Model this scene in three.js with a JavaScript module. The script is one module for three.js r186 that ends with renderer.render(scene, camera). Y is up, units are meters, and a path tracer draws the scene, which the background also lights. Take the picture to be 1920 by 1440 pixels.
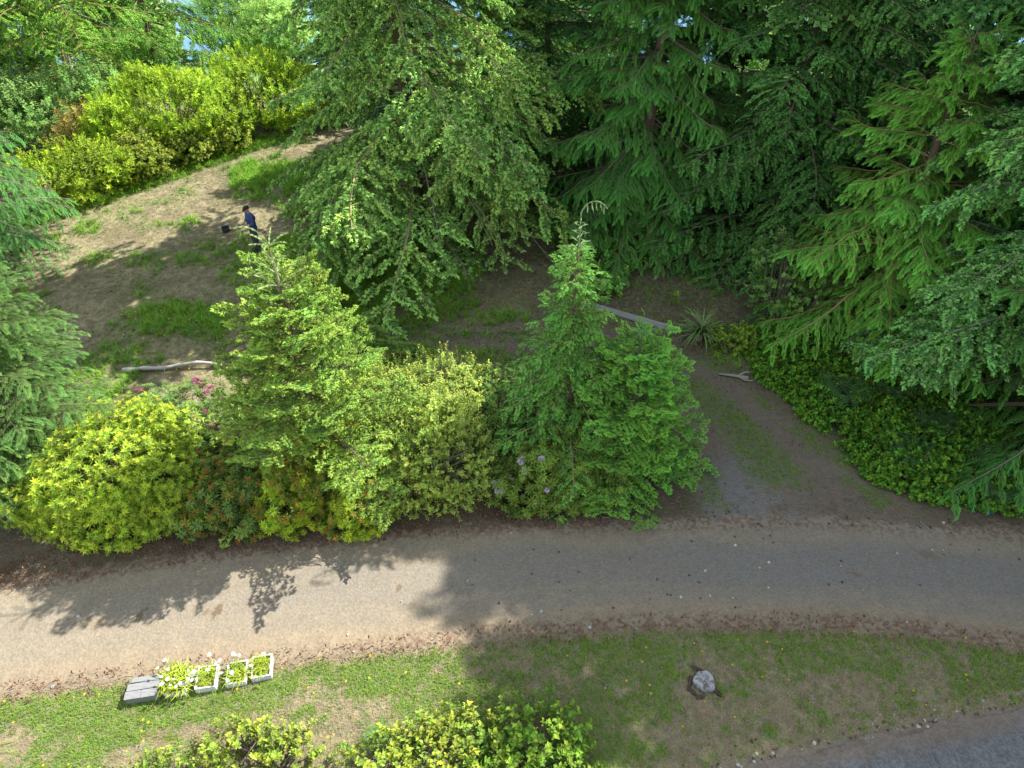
import * as THREE from 'three';
import { MarchingCubes } from 'three/addons/objects/MarchingCubes.js';
import { RoundedBoxGeometry } from 'three/addons/geometries/RoundedBoxGeometry.js';
import { mergeGeometries, mergeVertices } from 'three/addons/utils/BufferGeometryUtils.js';

// ------------------------------------------------------------------ camera, sky, sun, exposure
const scene = new THREE.Scene();
const camera = new THREE.PerspectiveCamera(56.8, 4 / 3, 0.1, 1500);
camera.position.set(0, 13, 0);
camera.rotation.x = THREE.MathUtils.degToRad(-40);
const renderer = new THREE.WebGLRenderer({ antialias: true });
renderer.toneMapping = THREE.LinearToneMapping;
renderer.toneMappingExposure = 2.45;
renderer.shadowMap.enabled = true;
const SUN_AZ = 58 * Math.PI / 180, SUN_EL = 46 * Math.PI / 180;
const sunDir = new THREE.Vector3(Math.sin(SUN_AZ) * Math.cos(SUN_EL), Math.sin(SUN_EL), -Math.cos(SUN_AZ) * Math.cos(SUN_EL));
{ // hazy early-summer sky: pale at the horizon, soft blue overhead
  const w = 64, h = 32, d = new Float32Array(w * h * 4);
  for (let j = 0; j < h; j++) for (let i = 0; i < w; i++) {
    const y = Math.sin(((j + 0.5) / h - 0.5) * Math.PI), t = Math.pow(Math.max(0, y), 0.55), k = (j * w + i) * 4;
    d[k] = 1.0 + (0.60 - 1.0) * t; d[k + 1] = 1.02 + (0.70 - 1.02) * t; d[k + 2] = 1.02 + (0.84 - 1.02) * t; d[k + 3] = 1;
  }
  const t = new THREE.DataTexture(d, w, h, THREE.RGBAFormat, THREE.FloatType);
  t.mapping = THREE.EquirectangularReflectionMapping; t.magFilter = THREE.LinearFilter; t.needsUpdate = true;
  scene.background = t; scene.environment = t;
  scene.backgroundIntensity = scene.environmentIntensity = 0.66;
}
const sun = new THREE.DirectionalLight(new THREE.Color(1, 0.95, 0.86), 5.0);
sun.name = 'sun';
sun.position.copy(sunDir).multiplyScalar(80).add(new THREE.Vector3(0, 0, -20));
sun.target.position.set(0, 0, -20);
sun.castShadow = true; sun.shadow.radius = 1; sun.shadow.mapSize.set(4096, 4096);
Object.assign(sun.shadow.camera, { left: -50, right: 50, top: 50, bottom: -50, near: 1, far: 220 });
scene.add(sun, sun.target);

// ------------------------------------------------------------------ small maths
function rng(seed) { let a = seed >>> 0; return () => { a = (a + 0x6d2b79f5) | 0; let t = Math.imul(a ^ (a >>> 15), 1 | a); t = (t + Math.imul(t ^ (t >>> 7), 61 | t)) ^ t; return ((t ^ (t >>> 14)) >>> 0) / 4294967296; }; }
const { lerp, clamp } = THREE.MathUtils;
const V = {
  add: (a, b) => [a[0] + b[0], a[1] + b[1], a[2] + b[2]], sub: (a, b) => [a[0] - b[0], a[1] - b[1], a[2] - b[2]],
  mul: (a, k) => [a[0] * k, a[1] * k, a[2] * k], mad: (a, b, k) => [a[0] + b[0] * k, a[1] + b[1] * k, a[2] + b[2] * k],
  dot: (a, b) => a[0] * b[0] + a[1] * b[1] + a[2] * b[2], cross: (a, b) => [a[1] * b[2] - a[2] * b[1], a[2] * b[0] - a[0] * b[2], a[0] * b[1] - a[1] * b[0]],
  len: (a) => Math.hypot(a[0], a[1], a[2]), norm: (a) => { const l = Math.hypot(a[0], a[1], a[2]) || 1; return [a[0] / l, a[1] / l, a[2] / l]; },
  mix: (a, b, t) => [a[0] + (b[0] - a[0]) * t, a[1] + (b[1] - a[1]) * t, a[2] + (b[2] - a[2]) * t],
};
const lat = new Float32Array(256 * 256); { const r = rng(991); for (let i = 0; i < lat.length; i++) lat[i] = r(); }
function vn(x, y) {
  const xi = Math.floor(x), yi = Math.floor(y); let fx = x - xi, fy = y - yi; fx = fx * fx * (3 - 2 * fx); fy = fy * fy * (3 - 2 * fy);
  const x0 = xi & 255, x1 = (xi + 1) & 255, y0 = (yi & 255) << 8, y1 = ((yi + 1) & 255) << 8;
  const a = lat[y0 + x0], b = lat[y0 + x1], c = lat[y1 + x0], d = lat[y1 + x1];
  return a + (b - a) * fx + (c - a + (a - b - c + d) * fx) * fy;
}
const fbm = (x, y, o = 3) => { let s = 0, a = 0.5, n = 0; for (let i = 0; i < o; i++) { s += vn(x, y) * a; n += a; a *= 0.5; x = x * 2.03 + 17.1; y = y * 2.03 + 5.7; } return s / n; };
const step = (a, b, x) => { const t = clamp((x - a) / (b - a), 0, 1); return t * t * (3 - 2 * t); };
const slowTable = (pts) => (x) => {
  if (x <= pts[0][0]) { const [a, b] = pts; return a[1] + (b[1] - a[1]) * (x - a[0]) / (b[0] - a[0]); }
  for (let i = 1; i < pts.length; i++) if (x <= pts[i][0] || i === pts.length - 1) { const a = pts[i - 1], b = pts[i]; return a[1] + (b[1] - a[1]) * (x - a[0]) / (b[0] - a[0]); }
};

const table = (pts) => { const f = slowTable(pts), lut = new Float32Array(8001); for (let i = 0; i <= 8000; i++) lut[i] = f(i / 100 - 40); return (x) => (x < -40 || x > 39.9 ? f(x) : lut[Math.round((x + 40) * 100)]); };

// ------------------------------------------------------------------ scene bookkeeping
const taken = {};
function numbered(name) { const n = taken[name] = (taken[name] ?? -1) + 1; return n ? name + '_' + String(n).padStart(3, '0') : name; }
function thing(name, label, category, p = [0, 0, 0], turn = 0, group) {
  const o = new THREE.Group(); o.name = numbered(name); o.position.set(...p); o.rotation.y = turn;
  o.userData = { label, category }; if (group) o.userData.group = group;
  scene.add(o); return o;
}
function part(name, geo, mat, parent, kind) {
  const m = new THREE.Mesh(geo, mat); m.name = name; m.castShadow = m.receiveShadow = true;
  if (kind) m.userData.kind = kind;
  parent.add(m); return m;
}
function setting(name, geo, mat, kind = 'structure') { const m = part(numbered(name), geo, mat, scene); m.userData.kind = kind; return m; }

// ------------------------------------------------------------------ lay of the land (metres; camera over x = 0, z = 0, looking to -z)
const roadFar = table([[-20, -6.6], [-10.9, -8.8], [-7.8, -9.5], [-4.3, -10.05], [-1, -10.4], [3, -10.6], [6.7, -10.65], [11.7, -10.25], [20, -8.9]]);
const roadNear = table([[-20, -4.4], [-9.5, -6.4], [-6.7, -6.83], [-4.1, -7.1], [-0.6, -7.56], [2.6, -7.81], [5.8, -7.85], [7.9, -7.73], [10.1, -7.38], [13, -6.75], [20, -5.2]]);
const lowerRoad = table([[-20, -0.6], [-6, -3.1], [2.5, -4.85], [3.9, -5.14], [6.1, -5.6], [9.4, -6.17], [13, -6.62], [20, -5.1]]);
const driveMid = [[7.0, -9.8], [6.6, -11.6], [6.1, -13.4], [5.3, -15.2], [3.8, -16.8], [1.4, -17.8], [-0.6, -17.7], [-2.2, -18.0]];
const driveHalf = [2.4, 1.9, 1.45, 1.25, 1.0, 0.8, 0.7, 0.5];
const FAR = [9, 0, 0];
function driveDist(x, z) { // [distance from the driveway's middle over its half width, metres along, side]
  if (x < -7.5 || x > 10.5 || z > -9 || z < -21) return FAR;
  let best = [9, 0, 0], along = 0;
  for (let i = 1; i < driveMid.length; i++) {
    const a = driveMid[i - 1], b = driveMid[i], dx = b[0] - a[0], dz = b[1] - a[1], L = Math.hypot(dx, dz);
    const t = clamp(((x - a[0]) * dx + (z - a[1]) * dz) / (L * L), 0, 1), px = x - a[0] - dx * t, pz = z - a[1] - dz * t;
    const d = Math.hypot(px, pz) / lerp(driveHalf[i - 1], driveHalf[i], t);
    if (d < best[0]) best = [d, along + L * t, Math.sign(dx * pz - dz * px)];
    along += L;
  }
  return best;
}
const landY = (x, z) => {
  const d = Math.max(0, -36 - z);
  let y = d < 36 ? -0.0028 * d * d - 0.1 * d * step(0, 12, d) : -7.23;
  y = Math.max(y, -7.3);
  if (z < -190) y += (-190 - z) * 0.16 + 8 * (fbm(x * 0.01, z * 0.01) - 0.3) * step(190, 260, -z);
  return y;
};
const greenBlobs = [[-7.2, -22.6, 2.6, 2.6, 1], [-5.5, -20.2, 2.4, 2.0, 0.8], [-10.5, -18.8, 2.2, 1.5, 0.75], [-12, -16.5, 1.6, 1.6, 0.6], [-10.2, -29.6, 2.4, 1.9, 1], [-12.6, -20.4, 1.5, 1.1, 0.4], [-3, -21.5, 2.8, 2.4, 0.75], [-8.2, -17.5, 1.8, 1.2, 0.45], [-11, -23.4, 1.0, 0.6, 0.55], [0.5, -20.6, 2.2, 1.4, 0.5], [-3.5, -17, 2.4, 0.8, 0.6], [-1.4, -19.2, 2.6, 1.1, 0.65], [-4.6, -18.8, 2.4, 1.2, 0.75], [2.6, -19.6, 2.4, 1.0, 0.5], [-7.5, -20, 2.2, 1.4, 0.7]];
const hedgeLine = (x) => -24.4 - (x + 19.7) * 1.14;
function grassMask(x, z) {
  const inR = Math.min(roadNear(x) - z, z - roadFar(x));
  if (inR > 0.05) return 0;
  if (z > roadNear(x) - 0.05) {
    if (z > lowerRoad(x) - 0.35) return z > lowerRoad(x) ? 0 : 0.15;
    const e = step(0.0, 0.25, z - roadNear(x)), n = fbm(x * 0.8 + 3, z * 1.1, 3), f = fbm(x * 2.6, z * 2.6 + 40, 3);
    return e * (1 - 0.25 * step(-1, 2, x)) * clamp(0.12 + 1.5 * step(0.40, 0.62, n * 0.55 + f * 0.45) + 0.4 * step(1.1, 0.2, z - roadNear(x)), 0, 1);
  }
  const dd = driveDist(x, z)[0];
  if (dd < 1.05) return clamp(step(0.42, 0.12, Math.abs(dd - 0.12)) * step(-11.2, -12.2, z) * (0.45 + fbm(x * 2, z * 2)) * (z < -15.5 ? 0.5 : 1) + 0.75 * step(0.62, 1.0, dd) * step(0.42, 0.62, fbm(x * 1.7 + 2, z * 1.7)), 0, 1);
  if (z > -12.4) return 0.08;
  let m = 0.1 + 0.5 * step(0.45, 0.75, fbm(x * 0.8, z * 0.8));
  const rag = (fbm(x * 1.1, z * 1.1 + 9) - 0.5) * 1.3;
  for (const [bx, bz, rx, rz, k] of greenBlobs) { const u = (x - bx) / rx, v = (z - bz) / rz, q = u * u + v * v; if (q < 2.6) m = Math.max(m, k * step(1.6, 0.25, Math.sqrt(q) + rag)); }
  if (x < -9 && x > -21) { const h = z - hedgeLine(x); if (h < 1.9 && h > -3) m = Math.max(m, step(1.8, 0.6, h) * 0.8); }
  if (z < -38) m = Math.max(m, step(-38, -44, z));
  if (x > -1 && z < -19) m = Math.max(m * 0.7, 0.3 * step(0.4, 0.6, fbm(x * 1.3, z * 1.3)));
  return clamp(m, 0, 1);
}
const C = { dust: [0.215, 0.178, 0.126], tar: [0.142, 0.134, 0.125], red: [0.115, 0.066, 0.046], soil: [0.15, 0.12, 0.07], straw: [0.26, 0.222, 0.128], duff: [0.07, 0.052, 0.038], green: [0.075, 0.115, 0.025], gravel: [0.15, 0.143, 0.138] };
const mixc = (a, b, t) => { a[0] += (b[0] - a[0]) * t; a[1] += (b[1] - a[1]) * t; a[2] += (b[2] - a[2]) * t; };
function landColor(x, z, out) {
  const zn = roadNear(x), zf = roadFar(x), inR = Math.min(zn - z, z - zf), fine = vn(x * 34, z * 34), mid = fbm(x * 5, z * 5, 3), big = fbm(x * 0.5, z * 0.9, 3);
  const dd = driveDist(x, z)[0];
  const g = grassMask(x, z);
  // what lies off the road
  if (z > zn - 0.02 && z < lowerRoad(x)) { out[0] = C.soil[0]; out[1] = C.soil[1]; out[2] = C.soil[2]; mixc(out, C.straw, 0.25 + 0.6 * mid); mixc(out, C.green, g * 0.55); mixc(out, C.duff, 0.5 * step(0.62, 0.75, mid)); }
  else {
    out[0] = C.soil[0]; out[1] = C.soil[1]; out[2] = C.soil[2];
    mixc(out, C.straw, 0.75 * step(0.35, 0.65, fbm(x * 0.6 + 8, z * 0.7, 3) * 0.6 + mid * 0.4));
    const wood = Math.max(step(-1.5, 2.5, x + (z + 20) * 0.25 + (big - 0.5) * 4) * step(-38, -33, z), step(-14.5, -12.8, z + (big - 0.5) * 2) * 0.9, 0.75 * step(5.5, 2.5, Math.hypot(x + 3.5, z + 22.5)));
    mixc(out, C.duff, wood * 0.85);
    mixc(out, C.green, g * 0.6);
    mixc(out, C.red, 0.5 * step(0.62, 0.8, mid) * step(-13, -11, z));
    if (dd < 1.35) { const k = step(1.3, 0.85, dd + (mid - 0.5) * 0.5); mixc(out, [0.135, 0.108, 0.082], k * 0.85); mixc(out, C.duff, k * 0.7 * step(0.5, 0.72, mid * 0.6 + big * 0.4)); mixc(out, C.gravel, k * step(-13.6, -11.2, z + (big - 0.5) * 3) * step(6.9, 5.8, x + (mid - 0.5) * 2.5) * 0.75); mixc(out, C.green, g * 0.45); }
    if (z < -40) mixc(out, [0.10, 0.24, 0.035], step(-42, -50, z) * 0.9);
  }
  // road: tar core, tan dust, red litter at both edges
  const w = inR + (mid - 0.5) * 0.34;
  if (w > -0.35) {
    const road = C.dust.slice(), along = (z - zf) / (zn - zf), wob = (big - 0.5) * 0.35;
    const core = Math.max(0.75 * step(0.28, 0.12, Math.abs(along - 0.45 + wob * 0.6)), 0.5 * step(0.14, 0.04, Math.abs(along - 0.72 + wob * 0.4))) * (0.35 + 0.65 * step(-6, 4, x + big * 5));
    mixc(road, C.tar, clamp(core * (0.7 + 0.6 * (mid - 0.4)) + 0.25 * step(1, 7, x), 0, 1));
    mixc(road, [0.235, 0.176, 0.11], 0.5 * step(0.62, 0.95, along + (mid - 0.5) * 0.3));
    const grit = 0.92 + 0.16 * fine + 0.16 * (vn(x * 90, z * 90) - 0.5);
    road[0] *= grit; road[1] *= grit; road[2] *= grit;
    const litter = step(0.55, 0.05, w) * step(0.42, 0.62, vn(x * 17 + 5, z * 17) * 0.6 + mid * 0.4);
    mixc(road, C.red, litter * (x > -3 || along < 0.5 ? 0.75 : 0.35));
    mixc(out, road, step(-0.22, 0.12, w));
  }
  if (inR > 0) for (const [sx, sz, a, b, k] of stains) { const dx = x - sx, dz = z - sz; if (dx * dx + dz * dz < 0.3) { const u = dx * 0.95 + dz * 0.31, v = dz * 0.95 - dx * 0.31; mixc(out, STAIN, k * step(1.15, 0.55, Math.hypot(u / a, v / b) + (vn(x * 22, z * 22) - 0.5) * 0.9)); } }
  // lower road: asphalt with a dusty edge
  const lw = z - lowerRoad(x) + (mid - 0.5) * 0.3;
  if (lw > -0.3) { const tar = [0.115, 0.116, 0.12]; const grit = 0.8 + 0.4 * fine; tar[0] *= grit; tar[1] *= grit; tar[2] *= grit; mixc(tar, [0.15, 0.118, 0.09], step(0.5, 0.1, lw) * 0.85); mixc(out, tar, step(-0.25, 0.05, lw)); }
  const s = 0.86 + (inR > 0 ? 0.2 : 0.28) * fine + 0.34 * (mid - 0.4) * (inR > 0 ? 0.5 : 1) + (vn(x * 60 + 3, z * 60) > 0.86 && inR < 0 ? -0.25 : 0);
  out[0] *= s; out[1] *= s; out[2] *= s;
}
const STAIN = [0.12, 0.085, 0.05];
const stains = [[-8.65, -7.95, 0.06, 0.17, 0.8], [-8.38, -7.95, 0.07, 0.2, 0.85], [-8.12, -7.9, 0.06, 0.1, 0.6], [-7.62, -8.1, 0.07, 0.19, 0.95], [-6.55, -8.3, 0.05, 0.12, 0.7], [-6.3, -8.15, 0.05, 0.1, 0.6], [-6.08, -8.2, 0.09, 0.2, 1], [-5.35, -8.55, 0.06, 0.05, 0.8], [-4.95, -8.6, 0.05, 0.14, 0.6], [-5.0, -8.4, 0.05, 0.05, 0.7], [-5.4, -8.3, 0.04, 0.04, 0.6], [-2.4, -8.75, 0.05, 0.14, 0.8], [9.2, -9.6, 0.3, 0.12, 0.5], [7.4, -9.1, 0.2, 0.05, 0.6]];
function landTexture(x0, x1, z0, z1, w, h) {
  const data = new Uint8Array(w * h * 4), bump = new Uint8Array(w * h * 4), c = [0, 0, 0], enc = (v) => clamp(Math.round(255 * (v <= 0.0031308 ? v * 12.92 : 1.055 * Math.pow(v, 1 / 2.4) - 0.055)), 0, 255);
  for (let j = 0; j < h; j++) for (let i = 0; i < w; i++) {
    const x = lerp(x0, x1, (i + 0.5) / w), z = lerp(z1, z0, (j + 0.5) / h), k = (j * w + i) * 4;
    landColor(x, z, c);
    for (let q = 0; q < 3; q++) data[k + q] = enc(c[q]); data[k + 3] = 255;
    const b = 255 * clamp(0.75 * vn(x * 45, z * 45) + 0.25 * vn(x * 11, z * 11), 0, 1); bump[k] = bump[k + 1] = bump[k + 2] = b; bump[k + 3] = 255;
  }
  const t = new THREE.DataTexture(data, w, h), b = new THREE.DataTexture(bump, w, h);
  t.colorSpace = THREE.SRGBColorSpace; for (const q of [t, b]) { q.magFilter = THREE.LinearFilter; q.minFilter = THREE.LinearMipmapLinearFilter; q.generateMipmaps = true; q.needsUpdate = true; }
  return [t, b];
}
// a sheet over a list of columns: rows run from far (v = 1) to near
function sheet(cols, rows, at, uv) {
  const p = [], t = [], idx = [];
  for (let j = 0; j <= rows; j++) for (let i = 0; i <= cols; i++) { const q = at(i / cols, j / rows); p.push(...q); t.push(...uv(q[0], q[2])); }
  for (let j = 0; j < rows; j++) for (let i = 0; i < cols; i++) { const a = j * (cols + 1) + i, b = a + 1, c = a + cols + 1, d = c + 1; idx.push(a, c, b, b, c, d); }
  const g = new THREE.BufferGeometry(); g.setAttribute('position', new THREE.Float32BufferAttribute(p, 3)); g.setAttribute('uv', new THREE.Float32BufferAttribute(t, 2)); g.setIndex(idx); g.computeVertexNormals(); return g;
}
const [X0, X1, Z0, Z1] = [-24, 22, -44, -1];
const onRoad = (x, z) => Math.max(step(-0.5, -0.1, Math.min(roadNear(x) - z, z - roadFar(x))), step(-0.4, 0, z - lowerRoad(x)), step(1.3, 1.05, driveDist(x, z)[0]));
const groundY = (x, z) => landY(x, z) + (x > X0 + 0.5 && x < X1 - 0.5 && z > Z0 + 0.5 && z < Z1 - 0.5 ? (1 - onRoad(x, z)) * (0.14 * (fbm(x * 0.5, z * 0.5) - 0.42) + 0.05 * (vn(x * 2.5, z * 2.5) - 0.5)) : 0);
{
  const [map, bump] = landTexture(X0, X1, Z0, Z1, 2048, 2048);
  const m = new THREE.MeshStandardMaterial({ map, bumpMap: bump, bumpScale: 0.03, roughness: 1 });
  setting('ground', sheet(184, 172, (u, v) => { const x = lerp(X0, X1, u), z = lerp(Z0, Z1, v); return [x, groundY(x, z), z]; }, (x, z) => [(x - X0) / (X1 - X0), (Z1 - z) / (Z1 - Z0)]), m);
  // land all round, as far as the horizon
  const xs = [-600, -300, -150, -90, -60, -45, -34, X0, -14, -4, 6, 14, X1, 34, 45, 60, 90, 150, 300, 600], zs = [-700, -500, -400, -320, -270, -230, -210, -190, -120, -80, -72, -66, -60, -56, -52, -48, Z0, -34, -24, -14, -6, Z1, 12, 30, 70, 200, 600], p = [], c = [], idx = [];
  for (const z of zs) for (const x of xs) { p.push(x, landY(x, z), z); const n = fbm(x * 0.03, z * 0.03), q = [0.09, 0.2, 0.035]; mixc(q, [0.2, 0.2, 0.08], n * 0.7); if (z < -60 && z > -74) mixc(q, [0.33, 0.28, 0.2], 0.4); if (z < -190) mixc(q, [0.03, 0.06, 0.025], 0.8); c.push(...q); }
  for (let j = 0; j + 1 < zs.length; j++) for (let i = 0; i + 1 < xs.length; i++) { if (xs[i] >= X0 && xs[i + 1] <= X1 && zs[j] >= Z0 && zs[j + 1] <= Z1) continue; const a = j * xs.length + i; idx.push(a, a + xs.length, a + 1, a + 1, a + xs.length, a + xs.length + 1); }
  const g = new THREE.BufferGeometry(); g.setAttribute('position', new THREE.Float32BufferAttribute(p, 3)); g.setAttribute('color', new THREE.Float32BufferAttribute(c, 3)); g.setIndex(idx); g.computeVertexNormals();
  setting('terrain', g, new THREE.MeshStandardMaterial({ vertexColors: true, roughness: 1 }));
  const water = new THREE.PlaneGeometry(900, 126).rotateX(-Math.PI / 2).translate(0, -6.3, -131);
  setting('lake', water, new THREE.MeshPhysicalMaterial({ color: new THREE.Color(0.02, 0.14, 0.30), roughness: 0.12, ior: 1.33 }));  // blue base colour stands in for the sky reflected in the water
  // roads
  const rj = (x, s) => (fbm(x * 2.3 + s, s) - 0.5) * 0.28 + (vn(x * 9, s) - 0.5) * 0.08;
  const [rm, rb] = landTexture(-16, 16, -11.6, -4.6, 2048, 512);
  const roadMat = new THREE.MeshStandardMaterial({ map: rm, bumpMap: rb, bumpScale: 0.012, roughness: 0.95 });
  setting('road', sheet(260, 8, (u, v) => { const x = lerp(-16, 16, u); return [x, 0.010, lerp(roadFar(x) + rj(x, 3), roadNear(x) + rj(x, 41), v)]; }, (x, z) => [(x + 16) / 32, (-4.6 - z) / 7]), roadMat);
  const [lm, lb] = landTexture(-8, 16, -7, -1, 1536, 384);
  setting('asphalt_road', sheet(160, 6, (u, v) => { const x = lerp(-8, 15.5, u), z = lowerRoad(x) + rj(x, 77); return [x, 0.014, lerp(z, Math.max(z + 0.4, -1.1), v)]; }, (x, z) => [(x + 8) / 24, (-1 - z) / 6]), new THREE.MeshStandardMaterial({ map: lm, bumpMap: lb, bumpScale: 0.012, roughness: 0.95 }));
  const [dm, db] = landTexture(-6, 11, -21, -9, 1024, 768);
  const curve = new THREE.CatmullRomCurve3(driveMid.map(([x, z]) => new THREE.Vector3(x, 0, z)));
  setting('driveway', sheet(8, 90, (u, v) => {
    const q = curve.getPoint(v), t = curve.getTangent(v), k = v * 7, i = Math.min(6, Math.floor(k)), w = lerp(driveHalf[i], driveHalf[i + 1], k - i) * (u * 2 - 1) * (1 + 0.1 * (vn(v * 60, u > 0.5 ? 4 : 9) - 0.5));
    return [q.x - t.z * w, 0.005, q.z + t.x * w];
  }, (x, z) => [(x + 6) / 17, (-9 - z) / 12]), new THREE.MeshStandardMaterial({ map: dm, bumpMap: db, bumpScale: 0.03, roughness: 1 }));
}

// ------------------------------------------------------------------ small triangle builder with vertex colours
class Tri {
  constructor() { this.p = []; this.c = []; }
  tri(a, b, c, ca, cb = ca, cc = cb) { this.p.push(a[0], a[1], a[2], b[0], b[1], b[2], c[0], c[1], c[2]); this.c.push(...ca, ...cb, ...cc); }
  // a leaf: diamond folded along its midrib, tip bent down by `bend`
  leaf(b, dir, up, len, wid, col, tip = col, fold = 0.25, bend = 0.15) {
    const side = V.norm(V.cross(dir, up)), n = V.norm(V.cross(side, dir)), m = V.mad(b, dir, len * 0.5), t = V.mad(V.mad(b, dir, len), n, -len * bend);
    const l = V.mad(V.mad(m, side, -wid / 2), n, wid * fold), r = V.mad(V.mad(m, side, wid / 2), n, wid * fold), mm = V.mad(m, n, 0.0);
    this.tri(b, mm, l, col, col, col); this.tri(l, mm, t, col, col, tip); this.tri(b, r, mm, col, col, col); this.tri(r, t, mm, col, tip, col);
  }
  blade(b, dir, up, len, wid, col, tip, bend) { // grass: two joints
    const side = V.norm(V.cross(dir, up)), m = V.mad(b, dir, len * 0.55), d2 = V.norm(V.mad(dir, up, -bend)), t = V.mad(m, d2, len * 0.5), h = wid / 2;
    const a = V.mad(b, side, -h), c = V.mad(b, side, h), d = V.mad(m, side, -h * 0.8), e = V.mad(m, side, h * 0.8);
    this.tri(a, c, e, col); this.tri(a, e, d, col); this.tri(d, e, t, col, col, tip);
  }
  // a conifer shoot: slim body and needles standing off it
  shoot(b, dir, len, r, n, col, tip, R, wide = 0.42, blunt = 0.5) {
    const any = Math.abs(dir[1]) > 0.9 ? [1, 0, 0] : [0, 1, 0], x = V.norm(V.cross(dir, any)), y = V.cross(dir, x), e = V.mad(b, dir, len), c0 = r * blunt, mid = V.mix(col, tip, 0.5), a0 = R() * 2;
    const ring = [0, 2.09, 4.19].map((a) => V.mad(V.mad(V.mad(b, dir, len * 0.6), x, Math.cos(a + a0) * c0), y, Math.sin(a + a0) * c0));
    for (let i = 0; i < 3; i++) { this.tri(ring[i], ring[(i + 1) % 3], e, mid, mid, tip); this.tri(b, ring[(i + 1) % 3], ring[i], col, mid, mid); }
    for (let i = 0; i < n; i++) {
      const t = (i + R()) / n, a = i * 2.4 + R() * 0.5, rad = V.add(V.mul(x, Math.cos(a)), V.mul(y, Math.sin(a))), o = V.mad(b, dir, len * t * 0.95), d = V.norm(V.mad(V.mul(dir, 0.8), rad, 1 - 0.25 * t));
      const tang = V.norm(V.cross(dir, rad)), l = r * (1.2 - 0.3 * t), cc = V.mix(col, tip, t);
      this.tri(V.mad(o, tang, -r * wide / 2), V.mad(o, tang, r * wide / 2), V.mad(o, d, l), cc, cc, V.mix(cc, tip, 0.5));
    }
  }
  // another geometry laid in at p with axes x, y, z scaled by s
  bake(geo, p, x, y, z, s, tint) {
    const q = geo.attributes.position.array, c = geo.attributes.color.array;
    for (let i = 0; i < q.length; i += 3) for (let k = 0; k < 3; k++) { this.p.push(p[k] + (x[k] * q[i] + y[k] * q[i + 1] + z[k] * q[i + 2]) * s); this.c.push(c[i + k] * tint[k]); }
  }
  twig(a, b, r, col) { // three-sided stem
    const d = V.norm(V.sub(b, a)), any = Math.abs(d[1]) > 0.9 ? [1, 0, 0] : [0, 1, 0], x = V.norm(V.cross(d, any)), y = V.cross(d, x), R = [0, 2.1, 4.2].map((q) => V.add(V.mul(x, Math.cos(q) * r), V.mul(y, Math.sin(q) * r)));
    for (let i = 0; i < 3; i++) { const p = V.add(a, R[i]), q = V.add(a, R[(i + 1) % 3]); this.tri(p, q, b, col); }
  }
  tube(pts, rad, col, sides = 5) {
    let prev = null;
    pts.forEach((p, i) => {
      const d = V.norm(V.sub(pts[Math.min(i + 1, pts.length - 1)], pts[Math.max(i - 1, 0)])), any = Math.abs(d[1]) > 0.9 ? [1, 0, 0] : [0, 1, 0], x = V.norm(V.cross(d, any)), y = V.cross(d, x), r = typeof rad === 'function' ? rad(i / (pts.length - 1)) : rad[i];
      const ring = []; for (let k = 0; k < sides; k++) { const a = k / sides * 6.2832; ring.push(V.mad(V.mad(p, x, Math.cos(a) * r), y, Math.sin(a) * r)); }
      if (prev) for (let k = 0; k < sides; k++) { const k2 = (k + 1) % sides; this.tri(prev[k], prev[k2], ring[k2], col); this.tri(prev[k], ring[k2], ring[k], col); }
      prev = ring;
    });
  }
  build(smooth) {
    let g = new THREE.BufferGeometry(); g.setAttribute('position', new THREE.Float32BufferAttribute(this.p, 3)); g.setAttribute('color', new THREE.Float32BufferAttribute(this.c, 3));
    if (smooth) g = mergeVertices(g, 1e-4);
    g.computeVertexNormals(); return g;
  }
}
const foliageMat = (t, coat = 0) => new THREE.MeshPhysicalMaterial({ vertexColors: true, roughness: 1, transmission: t, thickness: 0, specularIntensity: 0.3, clearcoat: coat, clearcoatRoughness: 0.4, side: THREE.DoubleSide });
const needleMat = new THREE.MeshPhysicalMaterial({ vertexColors: true, roughness: 0.8, specularIntensity: 0.25, side: THREE.DoubleSide }), leafMat = foliageMat(0.46), glossMat = foliageMat(0.42, 0.25), grassMat = needleMat, youngMat = foliageMat(0.35);
const barkMat = new THREE.MeshStandardMaterial({ vertexColors: true, roughness: 1 });

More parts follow.
